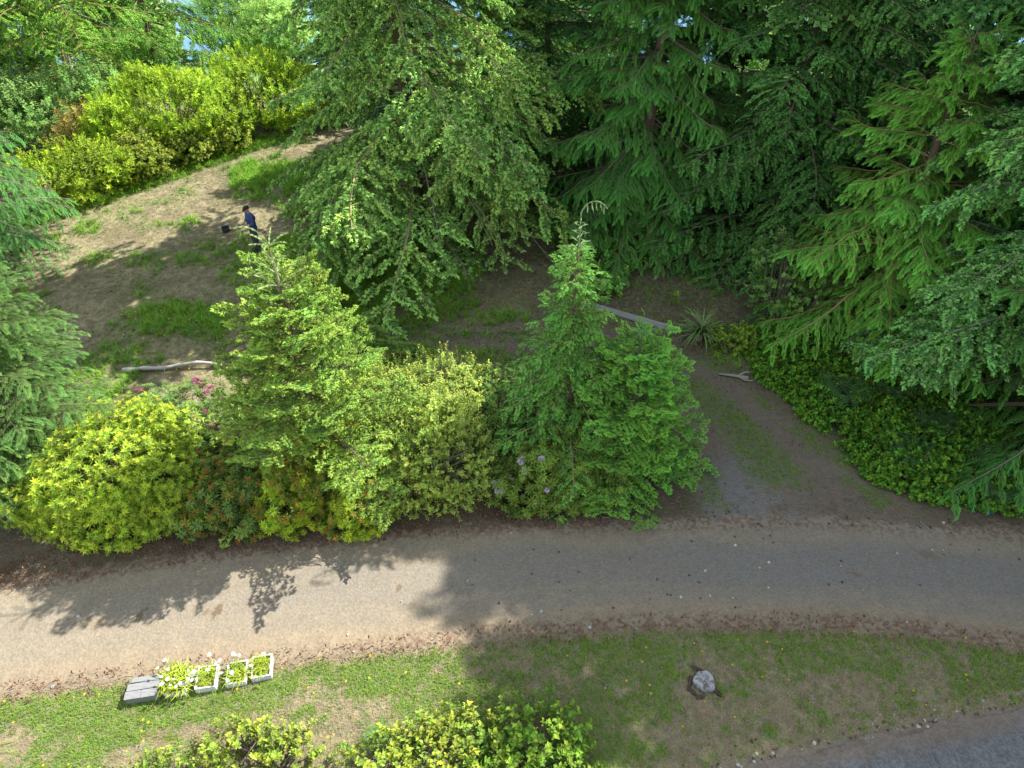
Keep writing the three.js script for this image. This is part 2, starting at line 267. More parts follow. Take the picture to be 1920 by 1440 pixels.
// ------------------------------------------------------------------ sprays (each grows along +y, flat side towards +z)
const PI = Math.PI;
const inPlane = (a, z = 0) => V.norm([Math.sin(a), Math.cos(a), z]);
function needleSpray(seed, o) {
  const R = rng(seed), g = new Tri(), L = o.len, wood = o.wood ?? [0.16, 0.11, 0.07];
  const axis = (t) => [0.03 * Math.sin(t * 4 + seed) * L, L * t, -o.droop * L * t * t];
  g.twig([0, 0, 0], axis(0.95), 0.006, wood);
  const pairs = o.pairs;
  for (let i = 0; i < pairs; i++) for (const s of [-1, 1]) {
    const t = (i + 0.35 + 0.4 * R()) / (pairs + 0.4), b = axis(t), a = s * (o.angle + (R() - 0.5) * 0.4), l = o.side * (1 - 0.55 * t) * (0.75 + 0.5 * R());
    const d = inPlane(a, (R() - 0.5) * o.thick - o.hang * (0.5 + t)), young = R() < o.fresh, fresh = young ? o.tip : V.mix(o.col, o.tip, 0.35), heel = young ? V.mix(o.col, o.tip, o.heel ?? 0.2) : o.col;
    g.shoot(b, d, l, o.r, o.n, heel, fresh, R, o.wide, o.blunt);
    if (o.sub && l > o.side * 0.5) for (const q of [-1, 1]) g.shoot(V.mad(b, d, l * (0.35 + 0.25 * R())), inPlane(a + q * 0.75, (R() - 0.5) * o.thick - o.hang), l * 0.55, o.r * 0.9, Math.ceil(o.n * 0.6), heel, fresh, R, o.wide, o.blunt);
  }
  g.shoot(axis(0.8), V.norm(V.sub(axis(1), axis(0.8))), L * 0.32, o.r, o.n, V.mix(o.col, o.tip, 0.5), o.tip, R, o.wide, o.blunt);
  return g.build();
}
function cedarSpray(seed, o) {
  const R = rng(seed), g = new Tri(), L = o.len, axis = (t) => [0.04 * L * Math.sin(t * 3 + seed), L * t * (1 - 0.18 * t), -o.droop * L * t * t];
  g.twig([0, 0, 0], axis(0.9), 0.006, [0.15, 0.09, 0.05]);
  for (let i = 0; i < o.pairs; i++) for (const s of [-1, 1]) {
    const t = (i + 0.3 + 0.4 * R()) / (o.pairs + 0.3), b = axis(t), a0 = s * (0.75 - 0.25 * t + (R() - 0.5) * 0.25), l = o.side * (1 - 0.5 * t) * (0.8 + 0.4 * R());
    let q = b, a = a0, z = -o.hang * (0.4 + t); const k = 4;
    for (let j = 0; j < k; j++) { // a finger of overlapping scales, curving to the tip of the spray
      const d = inPlane(a, z), c = V.mix(o.col, o.tip, (j + 1) / k * (0.55 + 0.45 * R())), w = o.wide * (1 - 0.18 * j);
      g.leaf(q, d, [0, -d[2], 1], l / k * 1.7, w, c, V.mix(c, o.tip, 0.5), 0.12, 0.05);
      if (j < k - 1) { const d2 = inPlane(a + s * 0.7, z * 1.2); g.leaf(V.mad(q, d, l / k * 0.5), d2, [0, 0, 1], l / k * 1.35, w * 0.75, c, o.tip, 0.1, 0.1); }
      q = V.mad(q, d, l / k); a *= 0.78; z -= 0.12;
    }
  }
  for (let j = 0; j < 3; j++) g.leaf(axis(0.8 + j * 0.07), inPlane((j - 1) * 0.25, -o.droop * 1.4), [0, 0, 1], L * 0.2, o.wide, V.mix(o.col, o.tip, 0.6), o.tip, 0.1, 0.1);
  return g.build();
}
function whorl(seed, o) { // a stem tip with leaves all round (rhododendron, pieris)
  const R = rng(seed), g = new Tri(), L = o.stem;
  g.twig([0, 0, 0], [0, L, 0], 0.008, [0.15, 0.12, 0.07]);
  for (let k = 0; k < o.rings; k++) for (let i = 0; i < o.n; i++) {
    const a = (i + R() * 0.6 + k * 0.5) / o.n * 2 * PI, e = o.lift - k * 0.55 + (R() - 0.5) * 0.35, d = [Math.cos(a) * Math.cos(e), Math.sin(e), Math.sin(a) * Math.cos(e)], l = o.len * (0.75 + 0.45 * R()) * (1 + 0.1 * k);
    const col = V.mix(k ? o.old : o.col, k ? o.col : o.tip, R() * 0.6);
    g.leaf([d[0] * 0.01, L - k * L * 0.35, d[2] * 0.01], V.norm(d), [0, 1, 0.01], l, l * o.ratio, col, V.mix(col, o.tip, 0.35), 0.18, 0.22);
  }
  if (o.bud) for (let i = 0; i < o.bud; i++) { const a = i / o.bud * 6.28, d = V.norm([Math.cos(a) * 0.6, 1, Math.sin(a) * 0.6]); g.leaf([0, L, 0], d, [Math.cos(a), 0.1, Math.sin(a)], o.len * 0.7, o.len * 0.22, o.budCol, o.budCol, 0.2, 0.1); }
  return g.build();
}
function sprig(seed, o) { // leaves one after another along a stem (laurel, holly, salal, vine maple)
  const R = rng(seed), g = new Tri(), L = o.stem, axis = (t) => [0.08 * L * Math.sin(t * 3 + seed), L * t, 0.1 * L * t * t];
  g.twig([0, 0, 0], axis(0.95), 0.005, [0.17, 0.13, 0.08]);
  for (let i = 0; i < o.n; i++) {
    const t = 0.12 + 0.88 * (i + R() * 0.5) / o.n, a = i * 2.4 + R(), e = o.lift + (R() - 0.5) * 0.7 + t * 0.3, d = V.norm([Math.cos(a) * Math.cos(e), Math.sin(e), Math.sin(a) * Math.cos(e)]), l = o.len * (0.7 + 0.5 * R());
    const col = V.mix(o.col, o.tip, t * 0.6 + R() * 0.4);
    g.leaf(axis(t), d, [0, 1, 0.02], l, l * o.ratio, col, col, 0.15, 0.2);
  }
  return g.build();
}
function tuft(seed, o) {
  const R = rng(seed), g = new Tri();
  for (let i = 0; i < o.n; i++) { const a = R() * 6.28, lean = o.lean * (0.3 + R()), d = V.norm([Math.cos(a) * lean, 1, Math.sin(a) * lean]), rr = R() * o.spread; g.blade([Math.cos(a * 3) * rr, 0, Math.sin(a * 3) * rr], d, [0, 1, 0.01], o.len * (0.5 + 0.7 * R()), o.wid, V.mix(o.col, o.tip, R() * 0.5), o.tip, 0.5 + R() * 0.7); }
  return g.build();
}
function fernGeo(seed, o) {
  const R = rng(seed), g = new Tri();
  for (let f = 0; f < o.n; f++) {
    const a = (f + R() * 0.6) / o.n * 6.28, L = o.len * (0.7 + 0.5 * R()), out = [Math.cos(a), 0, Math.sin(a)], side = [-Math.sin(a), 0, Math.cos(a)];
    const at = (t) => [out[0] * L * t * (0.55 + 0.35 * t), L * (0.85 * t - 0.75 * t * t) + 0.05, out[2] * L * t * (0.55 + 0.35 * t)];
    for (let i = 0; i < 13; i++) for (const s of [-1, 1]) { const t = 0.12 + 0.86 * i / 13, l = L * 0.19 * Math.sin(PI * Math.min(1, 0.25 + t * 0.8)) + 0.01, d = V.norm(V.mad(V.mul(side, s), V.sub(at(t + 0.03), at(t)), 6)), c = V.mix(o.col, o.tip, R()); g.leaf(at(t), d, [0, 1, 0.01], l, l * 0.32, c, c, 0.1, 0.25); }
  }
  return g.build();
}
// palettes are leaf colours under even light
const spray4 = (seeds, make, o) => seeds.map((s) => make(s, o));
const P = {
  spruce: spray4([1, 2, 3], needleSpray, { len: 0.44, droop: 0.1, pairs: 5, angle: 0.85, side: 0.21, r: 0.036, n: 7, thick: 0.6, hang: 0.05, fresh: 0.8, sub: true, wide: 0.7, blunt: 0.7, heel: 0.6, col: [0.08, 0.17, 0.03], tip: [0.38, 0.55, 0.10] }),
  fir: spray4([11, 12, 13, 14], needleSpray, { len: 0.48, droop: 0.15, pairs: 7, angle: 0.9, side: 0.15, r: 0.034, n: 5, thick: 1.5, hang: 0.15, fresh: 0.55, sub: true, wide: 0.9, blunt: 0.75, heel: 0.35, col: [0.04, 0.11, 0.032], tip: [0.22, 0.42, 0.125] }),
  hemlock: spray4([21, 22, 23], needleSpray, { len: 0.48, droop: 0.3, pairs: 7, angle: 0.85, side: 0.17, r: 0.026, n: 4, thick: 0.5, hang: 0.2, fresh: 0.5, sub: true, wide: 1.0, blunt: 0.7, heel: 0.3, col: [0.03, 0.095, 0.02], tip: [0.14, 0.36, 0.08] }),
  coarse: spray4([26, 27], needleSpray, { len: 0.6, droop: 0.25, pairs: 3, angle: 0.9, side: 0.34, r: 0.1, n: 3, thick: 0.6, hang: 0.2, fresh: 0.3, sub: false, wide: 1.2, blunt: 0.5, col: [0.06, 0.15, 0.04], tip: [0.15, 0.3, 0.075] }),
  cedar: spray4([31, 32, 33], cedarSpray, { len: 0.5, droop: 0.4, pairs: 6, side: 0.2, wide: 0.026, hang: 0.45, col: [0.022, 0.08, 0.012], tip: [0.125, 0.38, 0.065] }),
  plume: spray4([41, 42, 43], cedarSpray, { len: 0.46, droop: 0.25, pairs: 6, side: 0.18, wide: 0.024, hang: 0.25, col: [0.045, 0.11, 0.05], tip: [0.27, 0.43, 0.14] }),
  rhodo: spray4([51, 52, 53], whorl, { stem: 0.14, rings: 2, n: 8, lift: 0.75, len: 0.15, ratio: 0.27, col: [0.33, 0.43, 0.035], old: [0.10, 0.18, 0.025], tip: [0.52, 0.60, 0.07] }),
  rhodoDark: spray4([54, 55], whorl, { stem: 0.12, rings: 2, n: 8, lift: 0.5, len: 0.13, ratio: 0.3, col: [0.13, 0.24, 0.045], old: [0.07, 0.13, 0.03], tip: [0.27, 0.39, 0.09] }),
  pieris: spray4([56, 57], whorl, { stem: 0.14, rings: 2, n: 9, lift: 0.5, len: 0.10, ratio: 0.3, col: [0.24, 0.35, 0.02], old: [0.08, 0.17, 0.02], tip: [0.40, 0.44, 0.03] }),
  pierisRed: spray4([58, 59], whorl, { stem: 0.14, rings: 2, n: 8, lift: 0.4, len: 0.10, ratio: 0.3, col: [0.15, 0.23, 0.03], old: [0.06, 0.12, 0.02], tip: [0.32, 0.31, 0.03], bud: 6, budCol: [0.58, 0.16, 0.06] }),
  privet: spray4([61, 62, 63], sprig, { stem: 0.26, n: 12, lift: 0.4, len: 0.068, ratio: 0.5, col: [0.16, 0.28, 0.035], tip: [0.52, 0.62, 0.12] }),
  laurel: spray4([66, 67, 68], sprig, { stem: 0.34, n: 11, lift: 0.7, len: 0.15, ratio: 0.36, col: [0.17, 0.34, 0.018], tip: [0.45, 0.60, 0.03] }),
  amber: spray4([69], sprig, { stem: 0.35, n: 11, lift: 0.4, len: 0.11, ratio: 0.42, col: [0.27, 0.25, 0.06], tip: [0.50, 0.36, 0.09] }),
  salal: spray4([71, 72, 73], sprig, { stem: 0.22, n: 8, lift: 0.45, len: 0.085, ratio: 0.68, col: [0.12, 0.23, 0.035], tip: [0.36, 0.45, 0.05] }),
  maple: spray4([76, 77], sprig, { stem: 0.4, n: 14, lift: 0.25, len: 0.10, ratio: 0.7, col: [0.13, 0.28, 0.06], tip: [0.24, 0.41, 0.10] }),
};

// ------------------------------------------------------------------ placing sprays
const M4 = new THREE.Matrix4();
class Sprays {
  constructor() { this.lists = new Map(); }
  add(geo, p, dir, up, s, tint) {
    const f = V.norm(dir); let x = V.cross(f, up); if (V.len(x) < 1e-3) x = V.cross(f, [1, 0.1, 0.2]); x = V.norm(x); const z = V.cross(x, f);
    if (!this.lists.has(geo)) this.lists.set(geo, []);
    this.lists.get(geo).push([p, x, f, z, s, tint]);
  }
  put(geo, p, x, y, z, s, tint) { if (!this.lists.has(geo)) this.lists.set(geo, []); this.lists.get(geo).push([p, x, y, z, s, tint]); }
  build(name, mat, parent, kind = 'stuff') {
    for (const [geo, list] of this.lists) {
      const im = new THREE.InstancedMesh(geo, mat, list.length); im.name = name; im.castShadow = im.receiveShadow = true; im.userData.kind = kind;
      const col = new THREE.Color();
      list.forEach(([p, x, y, z, s, t], i) => { M4.set(x[0] * s, y[0] * s, z[0] * s, p[0], x[1] * s, y[1] * s, z[1] * s, p[1], x[2] * s, y[2] * s, z[2] * s, p[2], 0, 0, 0, 1); im.setMatrixAt(i, M4); im.setColorAt(i, col.setRGB(t[0], t[1], t[2])); });
      parent.add(im);
    }
  }
}
const tintOf = (R, base, vary = 0.22) => { const k = 1 + (R() - 0.5) * 2 * vary, w = (R() - 0.5) * vary; return [base[0] * k * (1 + w), base[1] * k, base[2] * k * (1 - w * 0.5)]; };
const pick = (R, a) => a[Math.floor(R() * a.length) % a.length];

// ------------------------------------------------------------------ conifers: boughs of several lengths, set round a trunk
const LENGTHS = [0.4, 0.75, 1.25, 2.0, 3.1, 4.6];
function makeBoughs(o) { // a bough leaves the trunk along +x; o.sag and o.rise shape it
  return LENGTHS.filter((L) => L <= o.longest * 1.15).map((L, li) => Array.from({ length: o.variants ?? 3 }, (_, vi) => {
    const R = rng(o.seed * 100 + li * 10 + vi), g = new Tri(), segs = 8, path = [[0, 0, 0]], dirs = [];
    let bend = 0; const swirl = (R() - 0.5) * 0.6, sag = o.sag * lerp(0.5, 1, li / 5);
    for (let i = 0; i < segs; i++) { const s = (i + 0.5) / segs, e = -sag * s + o.rise * s * s + (R() - 0.5) * (o.kink ?? 0.12); dirs.push([Math.cos(bend) * Math.cos(e), Math.sin(e), Math.sin(bend) * Math.cos(e)]); path.push(V.mad(path[i], dirs[i], L / segs)); bend += swirl / segs + (R() - 0.5) * (o.kink ?? 0.12); }
    g.tube(path, (s) => (0.005 + 0.0085 * L) * (1 - 0.85 * s), o.wood, 4);
    const at = (s) => { const q = clamp(s, 0, 0.999) * segs, i = Math.floor(q); return [V.mix(path[i], path[i + 1], q - i), dirs[i]]; };
    const put = (p, dir, up, sc, tint) => { const f = V.norm(dir); const x = V.norm(V.cross(f, up)); g.bake(pick(R, o.geo), p, x, f, V.cross(x, f), sc, tint); };
    for (let d = Math.min(o.inner * L, o.innerMax ?? 1.2), i = 0; d < L; d += o.spacing * (0.7 + 0.6 * R()), i++) {
      const s = d / L, [p, f] = at(s), side = (i & 1) ? 1 : -1, hz = V.norm([-f[2], 0, f[0]]);
      const sl = Math.max(o.spray * 0.5, Math.min(o.sideMax ?? 1.3, L * o.sideK * (1 - s * 0.8) * (0.6 + 0.7 * R())));
      let q = p, dv = V.norm([f[0] * 0.6 + hz[0] * side * 0.85, f[1] * 0.6 - o.hang * (0.1 + R() * 0.4), f[2] * 0.6 + hz[2] * side * 0.85]), done = 0;
      const tb = tintOf(R, [1, 1, 1], 0.15);
      if (o.along && R() < o.along) put(p, [f[0] + (R() - 0.5) * 0.7, f[1] + 0.15 - R() * 0.5, f[2] + (R() - 0.5) * 0.7], V.norm([(R() - 0.5) * 0.6, 1, (R() - 0.5) * 0.6]), o.spray / 0.5 * (0.7 + 0.5 * R()), tintOf(R, tb, 0.12));
      while (done < sl) {
        const sc = o.spray / 0.5 * (0.75 + 0.5 * R());
        put(q, [dv[0] + (R() - 0.5) * 0.35, dv[1] + (R() - 0.5) * 0.35, dv[2] + (R() - 0.5) * 0.35], V.norm([(R() - 0.5) * 0.6 + f[0] * 0.3 * o.hang, 1, (R() - 0.5) * 0.6]), sc, tintOf(R, tb, 0.12));
        if (R() < o.pend) put(q, [dv[0] * 0.3 + (R() - 0.5) * 0.4 + f[0] * 0.3, -1, dv[2] * 0.3 + (R() - 0.5) * 0.4], V.norm([f[0], 0.3, f[2] + 0.01]), sc, tintOf(R, tb, 0.12));
        const stepLen = o.spray * (0.6 + 0.2 * R()); g.twig(q, V.mad(q, dv, stepLen), 0.006, o.wood);
        q = V.mad(q, dv, stepLen); dv = V.norm([dv[0], dv[1] - o.hang * 0.3, dv[2]]); done += stepLen;
      }
    }
    put(path[segs - 1], dirs[segs - 1], [0, 1, 0.01], o.spray / 0.5 * 0.9, [1, 1, 1]);
    return g.build();
  }));
}
function conifer(o) {
  const R = rng(o.seed), y0 = groundY(o.x, o.z) - 0.05, root = thing(o.name, o.label, 'tree', [o.x, y0, o.z], 0, o.group), S = new Sprays(), dead = new Tri();
  const h = o.h, r0 = o.trunk ?? h * 0.013 + 0.02, bark = o.bark ?? [0.13, 0.095, 0.07], K = o.kit;
  const trunkAt = (y) => [0.05 * Math.sin(y * 0.7 + o.seed) * Math.min(1, y * 0.2), y, 0.05 * Math.cos(y * 0.6 + o.seed) * Math.min(1, y * 0.2)];
  const tr = new Tri(), pts = []; for (let i = 0; i <= 20; i++) pts.push(trunkAt(h * i / 20));
  tr.tube(pts, (t) => r0 * (Math.pow(1 - t, 0.85) + 0.02) * (t < 0.02 ? 1.3 : 1), bark, 9);
  part('trunk', tr.build(true), barkMat, root);
  let y = o.cb, turn = R() * 6;
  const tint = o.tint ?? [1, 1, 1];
  while (y < h - (o.topClear ?? 0.2)) {
    const t = (y - o.cb) / (h - o.cb), coarse = y > (o.coarseAbove ?? 99), n = Math.max(3, Math.round(o.per * (coarse ? 0.8 : 1)));
    for (let k = 0; k < n; k++) {
      const az = turn + (k + (R() - 0.5) * 0.7) / n * 2 * PI, by = Math.max(0.3, y + (R() - 0.5) * o.gap * (o.mixed ?? 0.9));
      const L = Math.max(0.2, o.R * Math.pow(1 - t, o.pow) * (o.low ? lerp(o.low, 1, step(0, 0.15, t)) : 1) * (0.62 + 0.55 * R()) * (o.reach ? o.reach(az, by) : 1));
      const e0 = lerp(o.e0, o.e1, Math.pow(t, 1.3)) + (R() - 0.5) * (o.mixed ? 0.55 : 0.3), lone = R();
      if (by > h - 0.08 || (o.gapAt && o.gapAt(az, by, R))) continue;
      if (lone < (o.bare ?? 0) && by < h * 0.45) { // a dead grey limb with a few bare twigs
        const a = [Math.cos(az), Math.sin(az)], path = []; for (let i = 0; i <= 5; i++) { const s = i / 5, d = L * 0.7 * s; path.push([a[0] * d, by + d * (e0 - 0.5 * s) + 0.06 * Math.sin(i * 2 + az), a[1] * d]); }
        dead.tube(path, (s) => 0.028 * (1 - 0.8 * s), o.deadCol ?? [0.33, 0.31, 0.29], 4);
        for (let i = 0; i < 6; i++) { const p = V.mix(path[1 + (i % 4)], path[2 + (i % 4)], R()), q = V.add(p, [(R() - 0.5) * 0.9, -0.35 * R(), (R() - 0.5) * 0.9]); dead.twig(p, q, 0.009, o.deadCol ?? [0.33, 0.31, 0.29]); }
        continue;
      }
      let li = 0; K.forEach((_, i) => { if (Math.abs(Math.log(LENGTHS[i] / L)) < Math.abs(Math.log(LENGTHS[li] / L))) li = i; });
      const geo = pick(R, coarse && o.coarseKit ? o.coarseKit[li] : K[li]), sc = L / LENGTHS[li], f = [Math.cos(az) * Math.cos(e0), Math.sin(e0), Math.sin(az) * Math.cos(e0)], z = V.norm([-Math.sin(az), (R() - 0.5) * 0.3, Math.cos(az)]), up = V.norm(V.cross(z, f));
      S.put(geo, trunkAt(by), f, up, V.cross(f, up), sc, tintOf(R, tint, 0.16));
    }
    y += o.gap * (0.75 + 0.5 * R()) * (coarse ? 2.0 : 1) * lerp(1, o.topGap ?? 0.75, t); turn += 1.1 + R();
  }
  if (o.top) o.top(root, trunkAt(h * 0.985), R);
  if (dead.p.length) part('dead_limbs', dead.build(), barkMat, root, 'stuff');
  S.build('foliage', o.mat ?? needleMat, root);
  return root;
}
// ------------------------------------------------------------------ broadleaved shrubs: lobes of leaf sprigs on a frame of stems
function shrub(o) {
  const R = rng(o.seed), y0 = groundY(o.x, o.z) - 0.02, root = thing(o.name, o.label, o.category ?? 'shrub', [o.x, y0, o.z], 0, o.group), S = new Sprays(), stems = new Tri();
  const base = o.lobes.length; o = { ...o, lobes: o.lobes.slice() };
  for (let i = 0; i < (o.extra ?? 6); i++) { const l = o.lobes[Math.floor(R() * base)], u = 0.3 + 0.65 * R(), a = R() * 6.2832, q = Math.sqrt(1 - u * u), k = 0.22 + 0.2 * R(); o.lobes.push([l[0] + q * Math.cos(a) * l[3] * 0.92, l[1] + u * l[4] * 0.92, l[2] + q * Math.sin(a) * l[5] * 0.92, l[3] * k, l[4] * k * 1.2, l[5] * k]); }
  const inside = (p, skip) => o.lobes.some((l, i) => i !== skip && Math.hypot((p[0] - l[0]) / l[3], (p[1] - l[1]) / l[4], (p[2] - l[2]) / l[5]) < 0.72);
  o.lobes.forEach((l, li) => {
    const area = 4 * PI * Math.pow((Math.pow(l[3] * l[4], 1.6) + Math.pow(l[3] * l[5], 1.6) + Math.pow(l[4] * l[5], 1.6)) / 3, 1 / 1.6), n = Math.round(area * o.density);
    for (let i = 0; i < n; i++) {
      const u = R() * 2 - 1, a = R() * 6.2832, q = Math.sqrt(1 - u * u), d = [q * Math.cos(a), u, q * Math.sin(a)];
      const lump = 1 + (fbm(d[0] * 2.6 + li * 7 + o.seed, d[2] * 2.6 + d[1] * 3, 2) - 0.5) * (o.lump ?? 0.5), deep = R(), k = (deep < 0.28 ? 0.5 + 0.35 * R() : 0.88 + 0.2 * R()) * lump;
      const p = [l[0] + d[0] * l[3] * k, l[1] + d[1] * l[4] * k, l[2] + d[2] * l[5] * k];
      if (p[1] < 0.04 || inside(p, li)) continue;
      const nn = V.norm([d[0] / l[3], d[1] / l[4], d[2] / l[5]]), dir = V.norm([nn[0] + (R() - 0.5) * 0.9, nn[1] * 0.8 + (o.up ?? 0.6) + (R() - 0.5) * 0.5, nn[2] + (R() - 0.5) * 0.9]);
      const geo = o.geoAt ? o.geoAt(p, R) : pick(R, o.geo);
      S.add(geo, p, dir, [R() - 0.5, R() - 0.5, R() - 0.5], (o.size ?? 1) * (0.55 + 0.7 * R()), tintOf(R, V.mul(o.tint ?? [1, 1, 1], 0.72 + 0.56 * fbm(p[0] * 2.2 + o.seed, p[2] * 2.2 + p[1] * 1.7, 2)), o.vary ?? 0.24));
    }
    const ns = li < base ? o.stems ?? 9 : 1;
    for (let i = 0; i < ns; i++) { const a = R() * 6.28, e = R(), end = [l[0] + Math.cos(a) * l[3] * 0.85 * e, l[1] + l[4] * (0.2 + 0.6 * R()) * 0.9, l[2] + Math.sin(a) * l[5] * 0.85 * e], b = [l[0] * 0.6 + (R() - 0.5) * 0.4, 0, l[2] * 0.6 + (R() - 0.5) * 0.4], mid = V.mix(b, end, 0.5); mid[1] += 0.1 * R(); mid[0] += (R() - 0.5) * 0.3; mid[2] += (R() - 0.5) * 0.3; stems.tube([b, V.mix(b, mid, 0.5), mid, V.mix(mid, end, 0.5), end], (t) => 0.03 * (1 - 0.8 * t) * (o.stemK ?? 1), o.stemCol ?? [0.17, 0.14, 0.11], 4); }
  });
  if (o.flowers) for (let i = 0, tries = 0; i < o.flowers.n && tries < 4000; tries++) {
    const l = o.lobes[Math.floor(R() * o.lobes.length)], u = 0.1 + 0.85 * R(), a = R() * 6.2832, q = Math.sqrt(1 - u * u), p = [l[0] + q * Math.cos(a) * l[3] * 1.12, l[1] + u * l[4] * 1.12, l[2] + q * Math.sin(a) * l[5] * 1.12];
    if (o.lobes.some((m) => Math.hypot((p[0] - m[0]) / m[3], (p[1] - m[1]) / m[4], (p[2] - m[2]) / m[5]) < 1.08) || (o.flowers.where && !o.flowers.where(p))) continue;
    const f = part('flower', o.flowers.geo, leafMat, root); f.position.set(...p); f.rotation.set(Math.sin(a) * 0.6, a, -Math.cos(a) * 0.3); f.scale.setScalar((o.flowers.size ?? 1) * (0.75 + 0.5 * R())); i++;
  }
  part('stem_frame', stems.build(), barkMat, root, 'stuff');
  S.build('foliage', o.mat ?? leafMat, root);
  return root;
}

// ------------------------------------------------------------------ tall trees
const KIT = {
  fir: makeBoughs({ along: 0.95, kink: 0.4, seed: 1, geo: P.fir, longest: 4.6, variants: 4, spray: 0.46, spacing: 0.24, hang: 0.3, pend: 0.18, sag: 1.0, rise: 0.4, inner: 0.25, innerMax: 1.3, sideK: 0.36, wood: [0.17, 0.15, 0.13] }),
  cedar: makeBoughs({ seed: 2, geo: P.cedar, longest: 4.6, along: 0.8, kink: 0.35, spray: 0.42, spacing: 0.19, hang: 0.55, pend: 0.25, sag: 1.15, rise: 0.85, inner: 0.2, innerMax: 1.2, sideK: 0.4, sideMax: 1.1, wood: [0.17, 0.13, 0.1] }),
  hem: makeBoughs({ seed: 3, geo: P.hemlock, longest: 4.6, kink: 0.2, spray: 0.46, spacing: 0.25, hang: 0.35, pend: 0.12, sag: 0.8, rise: 0.15, inner: 0.22, sideK: 0.42, wood: [0.15, 0.12, 0.1] }),
  coarse: makeBoughs({ seed: 7, geo: P.coarse, longest: 4.6, spray: 0.7, spacing: 0.25, hang: 0.4, pend: 0.1, sag: 0.8, rise: 0.2, inner: 0.15, sideK: 0.42, wood: [0.15, 0.12, 0.1], variants: 2 }),
  spruce: makeBoughs({ seed: 4, geo: P.spruce, longest: 2.0, spray: 0.38, spacing: 0.16, hang: 0.15, pend: 0.05, sag: 0.4, rise: 0.6, inner: 0.2, sideK: 0.42, wood: [0.2, 0.15, 0.11], variants: 4 }),
  younghem: makeBoughs({ seed: 5, geo: P.hemlock, longest: 2.0, spray: 0.32, spacing: 0.17, hang: 0.55, pend: 0.35, sag: 0.95, rise: 0, inner: 0.15, sideK: 0.36, wood: [0.2, 0.16, 0.12], variants: 4 }),
  plume: makeBoughs({ seed: 6, geo: P.plume, longest: 3.1, spray: 0.36, spacing: 0.14, hang: 0.4, pend: 0.2, sag: 0.7, rise: 0.2, inner: 0.15, sideK: 0.4, wood: [0.2, 0.15, 0.11] }),
};
const FIR = { mixed: 2.6, coarseKit: KIT.coarse, kit: KIT.fir, e0: 0.0, e1: 0.75, gap: 0.5, per: 6, coarseAbove: 9.2, pow: 0.65 };
const CEDAR = { mixed: 2.6, coarseKit: KIT.coarse, kit: KIT.cedar, e0: -0.2, e1: 0.7, gap: 0.45, per: 6, coarseAbove: 9.2, bark: [0.15, 0.1, 0.075], pow: 0.6 };
const HEM = { mixed: 2.6, coarseKit: KIT.coarse, kit: KIT.hem, e0: 0.12, e1: 0.65, gap: 0.45, per: 6, coarseAbove: 9.2, bark: [0.11, 0.085, 0.07], pow: 0.6 };
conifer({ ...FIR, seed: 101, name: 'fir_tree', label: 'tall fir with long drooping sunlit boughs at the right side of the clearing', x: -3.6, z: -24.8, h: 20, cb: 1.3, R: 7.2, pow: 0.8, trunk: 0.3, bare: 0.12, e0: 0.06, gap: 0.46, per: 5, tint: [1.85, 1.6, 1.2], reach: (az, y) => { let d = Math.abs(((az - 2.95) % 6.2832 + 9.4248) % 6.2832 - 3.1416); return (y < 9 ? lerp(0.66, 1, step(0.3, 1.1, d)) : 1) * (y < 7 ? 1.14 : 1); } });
conifer({ ...CEDAR, seed: 102, name: 'cedar_tree', label: 'cedar with hanging green sprays just right of the big fir', x: 4.6, z: -23.6, h: 14.5, cb: 0.9, R: 3.9, per: 6, gap: 0.45, trunk: 0.26, bare: 0.08 });
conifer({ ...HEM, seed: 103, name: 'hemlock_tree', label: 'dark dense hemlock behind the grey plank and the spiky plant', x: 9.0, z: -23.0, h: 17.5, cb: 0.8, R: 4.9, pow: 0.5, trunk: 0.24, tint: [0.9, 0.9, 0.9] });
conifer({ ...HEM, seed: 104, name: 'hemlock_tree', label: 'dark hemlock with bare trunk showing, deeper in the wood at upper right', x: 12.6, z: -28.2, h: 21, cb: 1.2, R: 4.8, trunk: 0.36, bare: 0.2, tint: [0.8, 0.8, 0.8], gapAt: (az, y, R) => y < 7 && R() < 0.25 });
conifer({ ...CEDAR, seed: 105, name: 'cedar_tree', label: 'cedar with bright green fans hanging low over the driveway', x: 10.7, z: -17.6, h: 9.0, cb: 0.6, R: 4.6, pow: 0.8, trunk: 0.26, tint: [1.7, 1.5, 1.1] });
conifer({ ...FIR, seed: 106, name: 'fir_tree', label: 'fir with bluish tufted boughs reaching in at the top right corner', x: 15.6, z: -20.4, h: 21, cb: 2.5, R: 5.6, pow: 0.45, per: 6, gap: 0.5, trunk: 0.36, tint: [1.15, 1.3, 1.4] });
conifer({ ...FIR, seed: 107, name: 'fir_tree', label: 'fir with pale tipped boughs reaching in at the right edge, halfway down', x: 13.7, z: -14.7, h: 17.5, cb: 3.0, R: 5.0, pow: 0.55, per: 6, gap: 0.5, trunk: 0.28, tint: [1.2, 1.35, 1.15] });
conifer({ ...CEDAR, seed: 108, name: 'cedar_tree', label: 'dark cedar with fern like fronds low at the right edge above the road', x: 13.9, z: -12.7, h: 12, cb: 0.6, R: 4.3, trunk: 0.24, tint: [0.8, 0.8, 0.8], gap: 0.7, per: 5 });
conifer({ ...CEDAR, seed: 109, name: 'cedar_tree', label: 'cedar with drooping pale sprays at the left edge beside the hedge', x: -19.4, z: -21.6, h: 17, cb: 1.0, R: 4.6, per: 7, gap: 0.38, trunk: 0.3, tint: [1.2, 1.1, 1.5] });
